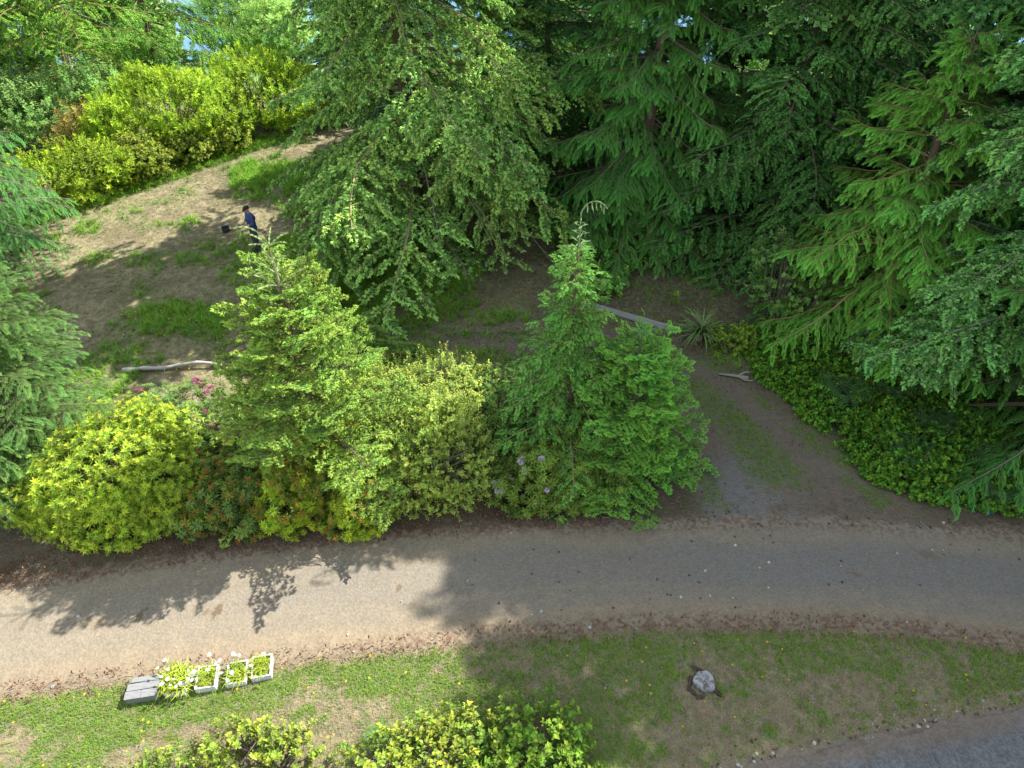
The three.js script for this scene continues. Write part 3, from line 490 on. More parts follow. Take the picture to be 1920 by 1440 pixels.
conifer({ ...HEM, seed: 110, coarseAbove: 7.6, name: 'spruce_tree', label: 'sunlit conifer with pale trunk behind the left part of the hedge', x: -21.6, z: -36.5, h: 20, cb: 1.4, R: 5.0, trunk: 0.22, bark: [0.34, 0.31, 0.28], tint: [1.9, 1.5, 0.9], gap: 0.7, per: 6, e0: 0.15, bare: 0.12 });
conifer({ ...HEM, seed: 111, coarseAbove: 7.6, name: 'spruce_tree', label: 'conifer with flat open boughs and a dark drooping branch beyond the laurel', x: -20.5, z: -43.5, h: 19, cb: 2.0, R: 5.6, trunk: 0.25, tint: [1.4, 1.25, 0.85], gap: 0.8, bare: 0.12 });
conifer({ ...FIR, seed: 112, coarseAbove: 7.6, name: 'fir_tree', label: 'smaller dark fir behind the laurel, glimpses of the lake beside it', x: -8.0, z: -38.5, h: 8.5, cb: 0.6, R: 4.6, trunk: 0.18 });
conifer({ ...HEM, seed: 113, coarseAbove: 7.6, name: 'spruce_tree', label: 'shady conifer filling the top left corner', x: -27.5, z: -34, h: 18, cb: 1.5, R: 5.2, trunk: 0.24, tint: [1.2, 1.15, 0.9], gap: 0.7 });
conifer({ ...HEM, seed: 114, name: 'hemlock_tree', label: 'dark hemlock between the big fir and the cedar, at the top edge', x: 1.4, z: -28.8, h: 13, cb: 0.8, R: 4.0, trunk: 0.2, tint: [0.75, 0.75, 0.8] });
conifer({ ...FIR, seed: 115, coarseAbove: 7.6, name: 'fir_tree', label: 'dark fir crowding behind the big fir at the top edge', x: -4.2, z: -31.8, h: 8.5, cb: 0.6, R: 4.4, trunk: 0.2, tint: [0.85, 0.9, 0.9] });
conifer({ ...HEM, seed: 116, coarseAbove: 7.6, name: 'hemlock_tree', label: 'hemlock on the slope directly behind the big fir, at the very top edge', x: -0.5, z: -37, h: 10, cb: 0.6, R: 4.2, trunk: 0.2, tint: [0.9, 0.9, 0.85] });
conifer({ ...HEM, seed: 117, coarseAbove: 7.6, name: 'hemlock_tree', label: 'hemlock on the slope directly behind the cedar, at the very top edge', x: 5.5, z: -38, h: 10, cb: 0.6, R: 4.4, trunk: 0.2, tint: [0.9, 0.9, 0.85] });
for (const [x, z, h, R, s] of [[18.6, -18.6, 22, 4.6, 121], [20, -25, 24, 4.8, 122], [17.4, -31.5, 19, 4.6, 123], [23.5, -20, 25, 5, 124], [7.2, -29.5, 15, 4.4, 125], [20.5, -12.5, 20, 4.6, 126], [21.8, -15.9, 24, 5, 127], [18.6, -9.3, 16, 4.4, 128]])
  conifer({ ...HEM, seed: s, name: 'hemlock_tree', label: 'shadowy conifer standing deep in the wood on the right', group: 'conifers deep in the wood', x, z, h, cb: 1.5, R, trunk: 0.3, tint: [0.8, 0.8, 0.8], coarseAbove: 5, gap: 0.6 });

// ------------------------------------------------------------------ young conifers by the road
conifer({ kit: KIT.spruce, seed: 201, name: 'young_spruce', label: 'bright lime green young spruce in front of the clearing, left of the pale bush', e0: 0.05, e1: 0.8, gap: 0.36, per: 6, x: -4.4, z: -11.55, h: 6.75, topClear: 1.1, cb: 0.6, R: 3.0, reach: (az, y) => (y < 1.9 ? lerp(0.55, 1, step(0.4, 1.5, Math.abs(((az - 1.57) % 6.2832 + 9.4248) % 6.2832 - 3.1416))) : 1), pow: 0.85, trunk: 0.09, tint: [1, 1, 0.9], mat: youngMat,
  top: (root, p, R) => { // a sparse leader: bare stem, finger shoots in whorls, the topmost whip bowed over
    const g = new Tri(), c = [0.24, 0.36, 0.11], t = [0.42, 0.5, 0.22], base = V.add(p, [0, -1.05, 0]);
    g.tube([base, V.add(p, [0, -0.4, 0]), p], [0.022, 0.016, 0.01], [0.3, 0.27, 0.17], 5);
    const finger = (q, a, e, L, drop, k0 = 5) => { for (let k = 0; k < k0; k++) { const d = V.norm([Math.cos(a) * Math.cos(e), Math.sin(e), Math.sin(a) * Math.cos(e)]); g.shoot(q, d, L / k0 * 1.3, 0.034, 12, c, t, R, 0.5, 0.7); q = V.mad(q, d, L / k0); e -= drop / k0; } };
    finger([...p], 3.3, 1.35, 0.8, 2.0, 7); for (let i = 0; i < 6; i++) finger([...p], i * 1.05 + 0.4, 0.7, 0.34 + 0.1 * R(), 0.7);
    for (let j = 0; j < 3; j++) for (let i = 0; i < 5; i++) finger(V.add(p, [0, -0.3 - j * 0.27, 0]), i * 1.26 + j, 0.6, 0.2 + 0.12 * j + 0.1 * R(), 0.5, 3);
    part('leader', g.build(), youngMat, root);
  } });
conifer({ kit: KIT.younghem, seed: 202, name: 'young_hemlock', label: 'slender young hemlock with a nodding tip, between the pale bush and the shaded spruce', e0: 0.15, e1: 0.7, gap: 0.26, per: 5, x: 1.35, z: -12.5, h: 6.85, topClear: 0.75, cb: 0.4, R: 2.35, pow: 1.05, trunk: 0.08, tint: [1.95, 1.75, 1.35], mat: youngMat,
  top: (root, p, R) => {
    const g = new Tri(), c = [0.16, 0.26, 0.10], t = [0.34, 0.43, 0.24]; let q = V.add(p, [0, -0.7, 0]), e = 1.55; for (let k = 0; k < 8; k++) { for (const s of [0, 2.1, 4.2]) g.shoot(q, V.norm([Math.cos(s + k), 0.1, Math.sin(s + k)]), 0.28 - 0.02 * k, 0.022, 10, c, t, R, 0.6); g.shoot(q, [0, 1, 0], 0.11, 0.024, 8, c, t, R, 0.5); q = V.mad(q, [0, 1, 0], 0.0875); }
    for (let k = 0; k < 9; k++) { const d = V.norm([Math.cos(e) * 0.7, Math.sin(e), 0.1]); g.shoot(q, d, 0.11, 0.026, 12, c, t, R, 0.5); for (const s of [-1, 1]) if (k > 3) g.shoot(q, V.norm([0.25 * R(), -1, s * 0.25 * R()]), 0.1 + 0.16 * R(), 0.02, 14, c, t, R, 0.5); q = V.mad(q, d, 0.085); e -= 0.28; }
    part('leader', g.build(), needleMat, root);
  } });
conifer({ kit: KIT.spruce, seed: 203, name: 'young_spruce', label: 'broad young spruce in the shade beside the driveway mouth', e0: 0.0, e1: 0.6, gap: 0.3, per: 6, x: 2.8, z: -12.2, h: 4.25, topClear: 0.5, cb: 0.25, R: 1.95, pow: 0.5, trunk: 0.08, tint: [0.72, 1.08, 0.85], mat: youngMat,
  top: (root, p, R) => { const g = new Tri(), c = [0.13, 0.25, 0.10], t = [0.2, 0.33, 0.14]; let q = [...p]; for (let k = 0; k < 6; k++) { const d = V.norm([-0.03 - (k > 4 ? 0.7 : 0), 1, 0]); g.shoot(q, d, 0.14, 0.032, 16, c, t, R, 0.5); q = V.mad(q, d, 0.11); } for (let i = 0; i < 6; i++) { const a = i * 1.05; g.shoot(p, V.norm([Math.cos(a), 0.6, Math.sin(a)]), 0.32, 0.034, 26, c, t, R, 0.5); } part('leader', g.build(), needleMat, root); } });
conifer({ kit: KIT.plume, seed: 204, name: 'cypress_tree', label: 'feathery blue green tree at the left edge beside the yellow green bush', e0: 0.35, e1: 0.9, gap: 0.26, per: 8, x: -11.5, z: -11.9, h: 6.9, cb: 0.3, R: 2.7, pow: 0.45, trunk: 0.12, tint: [0.75, 0.88, 0.58], mat: youngMat });

// ------------------------------------------------------------------ bushes along the road
const flowerHead = (seed, col, n = 22, r = 0.07) => { const R = rng(seed), g = new Tri(); for (let i = 0; i < n; i++) { const a = i * 2.4, e = Math.asin(0.05 + 0.95 * (i + 0.5) / n), d = [Math.cos(a) * Math.cos(e), Math.sin(e), Math.sin(a) * Math.cos(e)], c = V.mul(col, 0.75 + 0.5 * R()); g.leaf(V.mul(d, r * 0.35), V.norm([d[0], d[1], d[2]]), V.norm([-d[1], d[0], 0.3]), r, r * 0.75, c, V.mix(c, [0.7, 0.6, 0.65], 0.2), 0.1, -0.2); } return g.build(); };
shrub({ seed: 301, name: 'rhododendron_bush', label: 'large yellow green rounded bush nearest the left end of the road', x: -9.0, z: -11.1, geo: P.rhodo, density: 74, size: 0.66, tint: [1.2, 1.24, 1.1], lump: 0.7, up: 0.9,
  lobes: [[0, 1.15, 0, 1.75, 1.05, 1.35], [-1.1, 0.75, 0.35, 1.15, 0.8, 0.95], [1.1, 0.85, 0.25, 1.0, 0.85, 0.95], [0.2, 1.5, -0.7, 1.2, 0.75, 0.9], [-0.2, 0.45, 0.9, 1.4, 0.5, 0.6]] });
shrub({ seed: 302, name: 'rhododendron_bush', label: 'bush with pink flower clusters behind the large yellow green bush', x: -8.1, z: -13.0, geo: P.rhodoDark, density: 44, size: 0.85, tint: [1.15, 1.15, 1.3], flowers: { n: 85, geo: flowerHead(9, [0.42, 0.13, 0.22]), size: 1.0, where: (p) => p[1] > 0.7 },
  lobes: [[0, 0.95, 0, 1.25, 0.85, 0.9], [0.8, 0.75, 0.5, 0.95, 0.8, 0.8], [-0.8, 0.65, 0.2, 0.8, 0.65, 0.7]] });
shrub({ seed: 303, name: 'pieris_bush', label: 'dark low bush with red young shoots between the lime spruce and the road', x: -6.55, z: -10.95, geo: P.pierisRed, density: 44, tint: [1.1, 1.1, 1.1],
  geoAt: (p, R) => pick(R, R() < 0.5 ? P.pierisRed : P.rhodoDark), lobes: [[0, 0.75, 0, 1.15, 0.7, 0.85], [0.7, 0.6, 0.35, 0.8, 0.6, 0.7], [-0.6, 0.5, 0.45, 0.7, 0.5, 0.6]] });
shrub({ seed: 304, name: 'pieris_bush', label: 'bright yellow green bush tipped with orange red new leaves, below the lime spruce', x: -4.2, z: -11.0, geo: P.pieris, density: 46, tint: [1.25, 1.25, 1.2],
  geoAt: (p, R) => pick(R, fbm(p[0] * 2 + 3, p[1] * 2 + p[2]) > 0.5 && R() < 0.65 ? P.pierisRed : P.pieris), lobes: [[0, 1.0, 0, 1.2, 0.95, 1.0], [-0.9, 0.65, 0.35, 0.8, 0.65, 0.75], [0.6, 0.5, 0.5, 0.8, 0.5, 0.6], [0.3, 1.4, -0.3, 0.8, 0.6, 0.7]] });
shrub({ seed: 305, name: 'privet_bush', label: 'pale yellow small leaved bush with bare grey twigs in the middle of the row', x: -2.45, z: -12.3, geo: P.privet, density: 84, size: 1.05, lump: 1.0, stems: 16, stemK: 0.8, stemCol: [0.3, 0.27, 0.22], mat: glossMat,
  lobes: [[0, 1.3, 0, 1.5, 1.1, 1.3], [0.9, 0.95, 0.6, 1.15, 0.85, 0.9], [-1.0, 1.0, 0.5, 1.0, 0.95, 0.9], [0.75, 1.55, -1.0, 1.1, 0.85, 0.85], [-0.2, 0.5, 1.15, 1.2, 0.5, 0.6], [-0.8, 1.7, -0.6, 0.9, 0.7, 0.8], [1.3, 0.6, 0.9, 0.7, 0.5, 0.5]] });
shrub({ seed: 306, name: 'rhododendron_bush', label: 'green bush with red buds peeping out behind the pale yellow bush', x: -3.9, z: -14.7, geo: P.rhodoDark, density: 40, size: 0.9, tint: [1.3, 1.3, 1.1], flowers: { n: 14, geo: flowerHead(10, [0.4, 0.05, 0.06]), size: 0.5, where: (p) => p[1] > 1.2 }, lobes: [[0, 1.1, 0, 1.15, 1.0, 0.9], [0.9, 0.8, -0.1, 0.8, 0.8, 0.7]] });
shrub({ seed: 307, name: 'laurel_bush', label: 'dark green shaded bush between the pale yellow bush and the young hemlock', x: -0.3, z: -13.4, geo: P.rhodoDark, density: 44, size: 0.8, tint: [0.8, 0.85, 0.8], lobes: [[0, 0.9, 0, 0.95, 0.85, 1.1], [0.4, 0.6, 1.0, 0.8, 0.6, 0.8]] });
shrub({ seed: 308, name: 'rhododendron_bush', label: 'shaded bush with a few pale lilac flowers by the road, below the young hemlock', x: 1.1, z: -11.4, geo: P.rhodoDark, density: 46, size: 0.95, tint: [1.2, 1.15, 0.8], flowers: { n: 15, geo: flowerHead(11, [0.7, 0.62, 0.82]), size: 0.9, where: (p) => p[2] > 0.35 && p[0] < 0.5 }, lobes: [[0, 0.8, 0, 1.15, 0.75, 0.85], [-0.7, 0.5, 0.25, 0.8, 0.5, 0.6], [0.7, 0.6, 0.2, 0.8, 0.6, 0.6], [0.2, 1.1, -0.5, 0.9, 0.65, 0.6]] });
// ------------------------------------------------------------------ hedge beyond the clearing
shrub({ seed: 321, name: 'laurel_bush', label: 'biggest sunlit yellow green laurel in the middle of the hedge', x: -15.6, z: -32.0, geo: P.laurel, density: 26, size: 1.25, mat: glossMat, up: 1.0, lobes: [[0, 1.7, 0, 2.6, 1.5, 1.6], [-1.4, 1.3, 0.9, 1.7, 1.2, 1.2], [1.6, 1.5, -1.0, 1.8, 1.3, 1.4], [0.4, 2.0, -0.8, 1.8, 1.2, 1.4]] });
shrub({ seed: 322, name: 'laurel_bush', label: 'laurel at the right end of the hedge, partly behind the big fir', x: -12.0, z: -35.0, geo: P.laurel, density: 24, size: 1.25, mat: glossMat, up: 1.0, lobes: [[0, 1.6, 0, 2.1, 1.5, 1.5], [-1.0, 2.1, -1.2, 1.5, 1.2, 1.2], [1.2, 1.2, -0.4, 1.6, 1.2, 1.3]] });
shrub({ seed: 323, name: 'laurel_bush', label: 'low yellow green laurel at the left end of the hedge', x: -18.6, z: -26.6, geo: P.laurel, density: 26, size: 1.05, mat: glossMat, tint: [0.95, 0.92, 0.9], lobes: [[0, 0.9, 0, 1.7, 0.85, 1.2], [-1.6, 0.8, 1.2, 1.5, 0.8, 1.1], [1.4, 1.0, -1.2, 1.4, 0.95, 1.1]] });
shrub({ seed: 324, name: 'mixed_shrub', label: 'darker stretch of hedge with a few pink foxgloves before the big laurel', x: -16.2, z: -29.4, geo: P.salal, density: 52, size: 1.5, tint: [1, 0.95, 0.9], lobes: [[0, 0.75, 0, 1.4, 0.75, 0.9], [1.4, 0.7, -1.5, 1.2, 0.7, 0.9], [2.7, 0.65, -3.0, 1.3, 0.65, 0.9], [-1.2, 0.7, 0.9, 1.1, 0.7, 0.8]] });
shrub({ seed: 325, name: 'amber_shrub', label: 'orange brown leaved shrub left of the big laurel', x: -18.9, z: -31.2, geo: P.amber, density: 24, size: 1.1, lobes: [[0, 1.5, 0, 0.75, 0.8, 0.7], [-0.6, 1.0, 0.6, 0.6, 0.6, 0.6]] });
shrub({ seed: 326, name: 'laurel_bush', label: 'green bush at the foot of the pale trunked conifer, left of the orange shrub', x: -22.0, z: -31.5, geo: P.maple, density: 18, size: 1.3, lobes: [[0, 1.6, 0, 2.4, 1.6, 1.8], [2, 1.5, -2, 1.8, 1.5, 1.5]] });
for (const [x, z, r, lab] of [[-1.5, -33.5, 2.2, 'dark leafy thicket behind the big fir'], [4.5, -31.5, 2.2, 'dark leafy thicket behind the cedar right of the big fir'], [11.2, -34, 2.4, 'leafy thicket behind the bare hemlock trunk'], [15.2, -30, 2.2, 'leafy thicket between the trunks at upper right'], [-6.2, -40.5, 2.4, 'leafy thicket on the slope left of the big fir']])
  shrub({ seed: Math.round(x * 10 + 700), name: 'leafy_thicket', label: lab, x, z, mat: needleMat, geo: P.maple, density: 14, size: 1.1, tint: [0.75, 0.85, 0.7], lobes: [[0, r * 0.7, 0, r, r * 0.8, r * 0.8], [r * 0.8, r * 0.5, 0.3, r * 0.8, r * 0.6, r * 0.7], [-r * 0.8, r * 0.5, 0.2, r * 0.8, r * 0.6, r * 0.7]] });
// far trees on the slope to the lake
for (const [x, z, h, lab] of [[-17.5, -58, 4.2, 'pale rounded tree on the slope by the lake, behind the laurel'], [-12.5, -60, 3.4, 'small greyish tree at the lake edge left of the dark fir'], [16.5, -47, 5.5, 'sunlit broadleaved tree glimpsed through the wood on the right'], [22, -44, 5.5, 'sunlit broadleaved tree beyond the wood at the top right'], [4, -46, 5, 'sunlit broadleaved tree glimpsed behind the cedar'], [-26, -52, 5.2, 'rounded tree beyond the lawn at the top left'], [-31, -58, 7, 'leafy tree by the lake behind the top left conifers'], [-36, -55, 7, 'leafy tree by the lake in the top left corner'], [-21.5, -63, 6, 'leafy lakeside tree behind the conifer with the flat boughs']])
  shrub({ seed: Math.round(h * 100 + x), name: 'broadleaf_tree', category: 'tree', label: lab, x, z, geo: P.maple, density: 9, size: 2.2, stemK: 3, tint: [1.7, 1.5, 1.5], lobes: [[0, h * 0.62, 0, h * 0.5, h * 0.4, h * 0.5], [h * 0.3, h * 0.45, h * 0.2, h * 0.35, h * 0.3, h * 0.35], [-h * 0.3, h * 0.5, 0, h * 0.35, h * 0.3, h * 0.35]] });

// ------------------------------------------------------------------ undergrowth
shrub({ lump: 1.0, vary: 0.4, seed: 331, name: 'salal_shrub', label: 'low glossy leaved shrub at the bottom edge, nearest the bottom left corner', x: -5.9, z: -4.85, geo: P.salal, density: 56, mat: glossMat, lobes: [[0, 0.2, 0, 0.7, 0.25, 0.4], [-0.9, 0.15, 0.3, 0.6, 0.2, 0.35], [-1.6, 0.15, 0.45, 0.6, 0.2, 0.3], [0.5, 0.25, -0.2, 0.5, 0.25, 0.35]] });
shrub({ lump: 1.0, vary: 0.4, seed: 332, name: 'salal_shrub', label: 'low yellow green shrub at the bottom edge right of the planters', x: -4.3, z: -5.25, geo: P.salal, density: 56, mat: glossMat, tint: [1.1, 1.05, 1], lobes: [[0, 0.25, 0, 0.6, 0.28, 0.4], [0.5, 0.22, 0.1, 0.45, 0.25, 0.4], [-0.5, 0.2, -0.2, 0.4, 0.22, 0.35]] });
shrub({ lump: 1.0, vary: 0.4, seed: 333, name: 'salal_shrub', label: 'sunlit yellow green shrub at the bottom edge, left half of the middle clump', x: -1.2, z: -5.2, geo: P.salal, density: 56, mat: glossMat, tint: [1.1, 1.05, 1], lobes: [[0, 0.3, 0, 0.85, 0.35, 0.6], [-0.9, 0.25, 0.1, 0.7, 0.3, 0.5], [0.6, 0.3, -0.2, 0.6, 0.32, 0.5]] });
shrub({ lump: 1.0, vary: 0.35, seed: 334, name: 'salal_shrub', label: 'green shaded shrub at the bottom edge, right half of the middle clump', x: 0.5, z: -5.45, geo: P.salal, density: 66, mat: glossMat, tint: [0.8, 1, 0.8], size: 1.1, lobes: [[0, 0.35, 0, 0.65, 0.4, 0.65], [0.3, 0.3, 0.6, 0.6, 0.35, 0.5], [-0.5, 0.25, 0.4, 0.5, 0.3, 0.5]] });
shrub({ seed: 335, name: 'salal_shrub', label: 'small yellow green shrub right of the spiky plant', x: 6.6, z: -17.2, geo: P.salal, density: 70, mat: glossMat, tint: [0.75, 0.9, 0.6], lobes: [[0, 0.3, 0, 0.6, 0.35, 0.4]] });
shrub({ seed: 336, name: 'vine_maple', label: 'light green broadleaved shrub left of the bright hanging cedar', x: 8.2, z: -18.4, geo: P.maple, density: 20, size: 0.75, stems: 10, tint: [1, 1, 1], lobes: [[0, 1.7, 0, 0.9, 1.1, 0.8], [0.9, 1.0, 0.5, 0.9, 0.8, 0.7]] });
{ // carpet of glossy leaves on the bank right of the driveway: nobody could count it
  const R = rng(341), S = new Sprays(), edge = table([[-18, 7.0], [-16, 7.0], [-14.4, 7.5], [-12.7, 8.25], [-11.2, 9.2], [-10.8, 11.2], [-10.4, 14]]);
  for (let i = 0; i < 30000; i++) { const x = lerp(7, 17, R()), z = lerp(-18, -10.5, R()), d = x - edge(z) - 0.7 * (fbm(x * 1.6, z * 1.6) - 0.4); if (d < 0 || fbm(x * 1.1, z * 1.1) < 0.3) continue; const hgt = 0.45 * step(0, 0.9, d) * (0.4 + vn(x * 2, z * 2)); if (R() > 0.4) S.add(pick(R, P.salal), [x, groundY(x, z) + 0.02 + hgt * R(), z], [(R() - 0.5) * 1.4 - 0.3, 0.7, (R() - 0.5) * 1.4 + 0.4], [R() - 0.5, R() - 0.5, R() - 0.5], 0.75 + 0.5 * R(), tintOf(R, [0.26, 0.46, 0.34], 0.55)); }
  const g = new THREE.Group(); g.name = 'groundcover'; g.userData = { kind: 'stuff', label: 'carpet of glossy green leaves on the bank right of the driveway', category: 'ground cover' }; scene.add(g); S.build('leaf_carpet', needleMat, g);
}
{ // low growth on the floor of the wood behind the plank
  const R = rng(345), S = new Sprays();
  for (let i = 0; i < 16000; i++) { const x = lerp(-3, 20, R()), z = lerp(-40, -19.5, R()), n = fbm(x * 0.7 + 4, z * 0.7, 3); if (n < 0.42 + 0.14 * step(-24, -20, z) || (x < 1.5 && z > -27)) continue; S.add(pick(R, R() < 0.5 ? P.salal : P.maple), [x, groundY(x, z) + 0.5 * R() * R() * (n * 2), z], [(R() - 0.5) * 1.4, 0.8, (R() - 0.5) * 1.4 + 0.3], [R() - 0.5, R() - 0.5, R() - 0.5], 0.9 + 0.7 * R(), tintOf(R, [0.6, 0.75, 0.55], 0.4)); }
  const g = new THREE.Group(); g.name = 'undergrowth'; g.userData = { kind: 'stuff', label: 'low leafy growth on the floor of the wood behind the plank', category: 'ground cover' }; scene.add(g); S.build('leaf_carpet', needleMat, g);
}
const fernG = [1, 2, 3].map((s) => fernGeo(350 + s, { n: 13, len: 0.85, col: [0.05, 0.13, 0.035], tip: [0.10, 0.21, 0.05] }));
[[9.9, -12.3], [10.9, -13.4], [11.8, -12.0], [10.4, -14.9], [9.0, -14.6], [12.6, -13.6], [11.5, -11.2], [13.4, -11.6]].forEach(([x, z], i) => { const f = thing('sword_fern', 'dark sword fern on the leafy bank under the right hand cedars', 'fern', [x, groundY(x, z) + 0.22, z], i * 1.3, 'ferns on the right bank'); part('fronds', fernG[i % 3], leafMat, f); f.scale.setScalar(1.15 + 0.08 * (i % 5)); });
{ const f = thing('lady_fern', 'pale green feathery fern at the bottom edge left of the middle clump', 'fern', [-2.35, 0.05, -5.6], 0.4); part('fronds', fernGeo(361, { n: 15, len: 0.5, col: [0.10, 0.22, 0.05], tip: [0.2, 0.33, 0.1] }), leafMat, f); }
{ // spiky strap leaved plant: each leaf a part
  const R = rng(371), t = thing('cordyline', 'spiky fountain of strap leaves by the end of the grey plank', 'plant', [5.75, groundY(5.75, -17.6), -17.6]);
  const st = new Tri(); st.tube([[0, 0, 0], [0.02, 0.12, 0], [0, 0.25, 0]], [0.09, 0.08, 0.06], [0.2, 0.16, 0.11], 7); part('stem', st.build(true), barkMat, t);
  const variants = [0, 1, 2, 3].map((k) => { const g = new Tri(), L = 0.95, w = 0.055; let q = [0, 0, 0], e = 0.95; const pts = [q]; for (let i = 0; i < 5; i++) { q = V.mad(q, [0, Math.sin(e), Math.cos(e)], L / 5); pts.push(q); e -= 0.2 + 0.09 * k; } const c = [0.10, 0.19, 0.06], tp = [0.2, 0.27, 0.1]; for (let i = 0; i < 5; i++) { const a = w * (1 - (i / 5) ** 2) / 2, b = w * (1 - ((i + 1) / 5) ** 2) / 2, p = pts[i], r = pts[i + 1]; g.tri([-a, p[1] + 0.012, p[2]], p, [-b, r[1] + 0.012, r[2]], c, c, tp); g.tri(p, r, [-b, r[1] + 0.012, r[2]], c, tp, tp); g.tri(p, [a, p[1] + 0.012, p[2]], [b, r[1] + 0.012, r[2]], c, c, tp); g.tri(p, [b, r[1] + 0.012, r[2]], r, c, tp, tp); } return g.build(); });
  for (let i = 0; i < 96; i++) { const l = part('leaf', variants[Math.floor(R() * 4)], grassMat, t); l.position.set(0, 0.16 + 0.1 * R(), 0); l.rotation.set(lerp(-0.6, 0.75, R()), i * 2.4, 0, 'YXZ'); l.scale.setScalar(0.8 + 0.5 * R()); }
}
// grass
const GT = { short: [1, 2, 3].map((s) => tuft(380 + s, { n: 11, lean: 0.9, spread: 0.05, len: 0.075, wid: 0.008, col: [0.085, 0.17, 0.025], tip: [0.24, 0.34, 0.06] })), tall: [1, 2, 3].map((s) => tuft(390 + s, { n: 16, lean: 0.7, spread: 0.07, len: 0.26, wid: 0.009, col: [0.09, 0.22, 0.02], tip: [0.24, 0.40, 0.05] })), dry: [1, 2].map((s) => tuft(396 + s, { n: 10, lean: 1.6, spread: 0.06, len: 0.08, wid: 0.006, col: [0.25, 0.205, 0.135], tip: [0.38, 0.32, 0.215] })) };
function meadow(name, label, x0, x1, z0, z1, n, fn, seed) {
  const R = rng(seed), S = new Sprays();
  for (let i = 0; i < n; i++) { const x = lerp(x0, x1, R()), z = lerp(z0, z1, R()), q = fn(x, z, grassMask(x, z), R); if (!q) continue; S.add(q[0], [x, groundY(x, z) - 0.005, z], [(R() - 0.5) * 0.3, 1, (R() - 0.5) * 0.3], [R() - 0.5, 0, R() - 0.5], q[1] * (0.7 + 0.6 * R()), tintOf(R, q[2], 0.3)); }
  const g = new THREE.Group(); g.name = name; g.userData = { kind: 'stuff', label, category: 'grass' }; scene.add(g); S.build('grass_tuft', grassMat, g);
}
meadow('verge_grass', 'short patchy grass on the verge between the two roads', -13, 14, -8, -2.6, 80000, (x, z, m, R) => { if (z < roadNear(x) - 0.02 || z > lowerRoad(x) - 0.1) return; if (R() < m * 0.85) return [pick(R, GT.short), 1, [1, 1, 1]]; if (R() < 0.8) return [pick(R, GT.dry), 0.95, [1, 0.98, 0.95]]; }, 401);
meadow('clearing_grass', 'patchy grass and straw in the clearing', -20, 7.5, -34, -12.8, 125000, (x, z, m, R) => { if (x > 2 && driveDist(x, z)[0] < 1.3) return; if (R() < m * m * 0.85 + 0.07) return [pick(R, R() < m * 1.1 - 0.35 ? GT.tall : GT.short), 0.9 + 0.5 * m, [1, 1.05, 0.9]]; if (R() < 0.5) return [pick(R, GT.dry), 1.1, [0.9, 0.92, 0.85]]; }, 402);
meadow('driveway_grass', 'grass strip and tufts along the driveway', 2, 10.5, -19, -10.7, 14000, (x, z, m, R) => { if (R() < m * 0.9) return [pick(R, GT.short), 0.9, [0.9, 1, 0.8]]; }, 403);
{ // yellow flowers dotted in the grass
  const R = rng(411), S = new Sprays(), fl = new Tri(); for (let i = 0; i < 7; i++) { const a = i * 0.9; fl.leaf([0, 0.1, 0], [Math.cos(a), 0.15, Math.sin(a)], [0, 1, 0], 0.022, 0.016, [0.75, 0.55, 0.02]); } fl.twig([0, 0, 0], [0, 0.1, 0], 0.002, [0.1, 0.2, 0.04]); const geo = fl.build();
  for (let i = 0; i < 150; i++) { const x = lerp(-11, 9, R()), z = lerp(roadNear(x), Math.min(-4.4, lowerRoad(x)), R()); if (z > lowerRoad(x) - 0.2 || fbm(x, z) < 0.45) continue; S.add(geo, [x, groundY(x, z), z], [0, 1, 0], [R() - 0.5, 0, R()], 0.8 + 0.5 * R(), [1, 1, 1]); }
  for (let i = 0; i < 40; i++) { const x = lerp(-12.5, -8.5, R()), z = lerp(-19, -15.5, R()); S.add(geo, [x, groundY(x, z) + 0.06, z], [0, 1, 0], [R() - 0.5, 0, R()], 1.4, [1, 1, 1]); }
  const g = new THREE.Group(); g.name = 'wildflower_scatter'; g.userData = { kind: 'stuff', label: 'tiny yellow flowers dotted through the grass', category: 'flowers' }; scene.add(g); S.build('flower_head', leafMat, g);
}
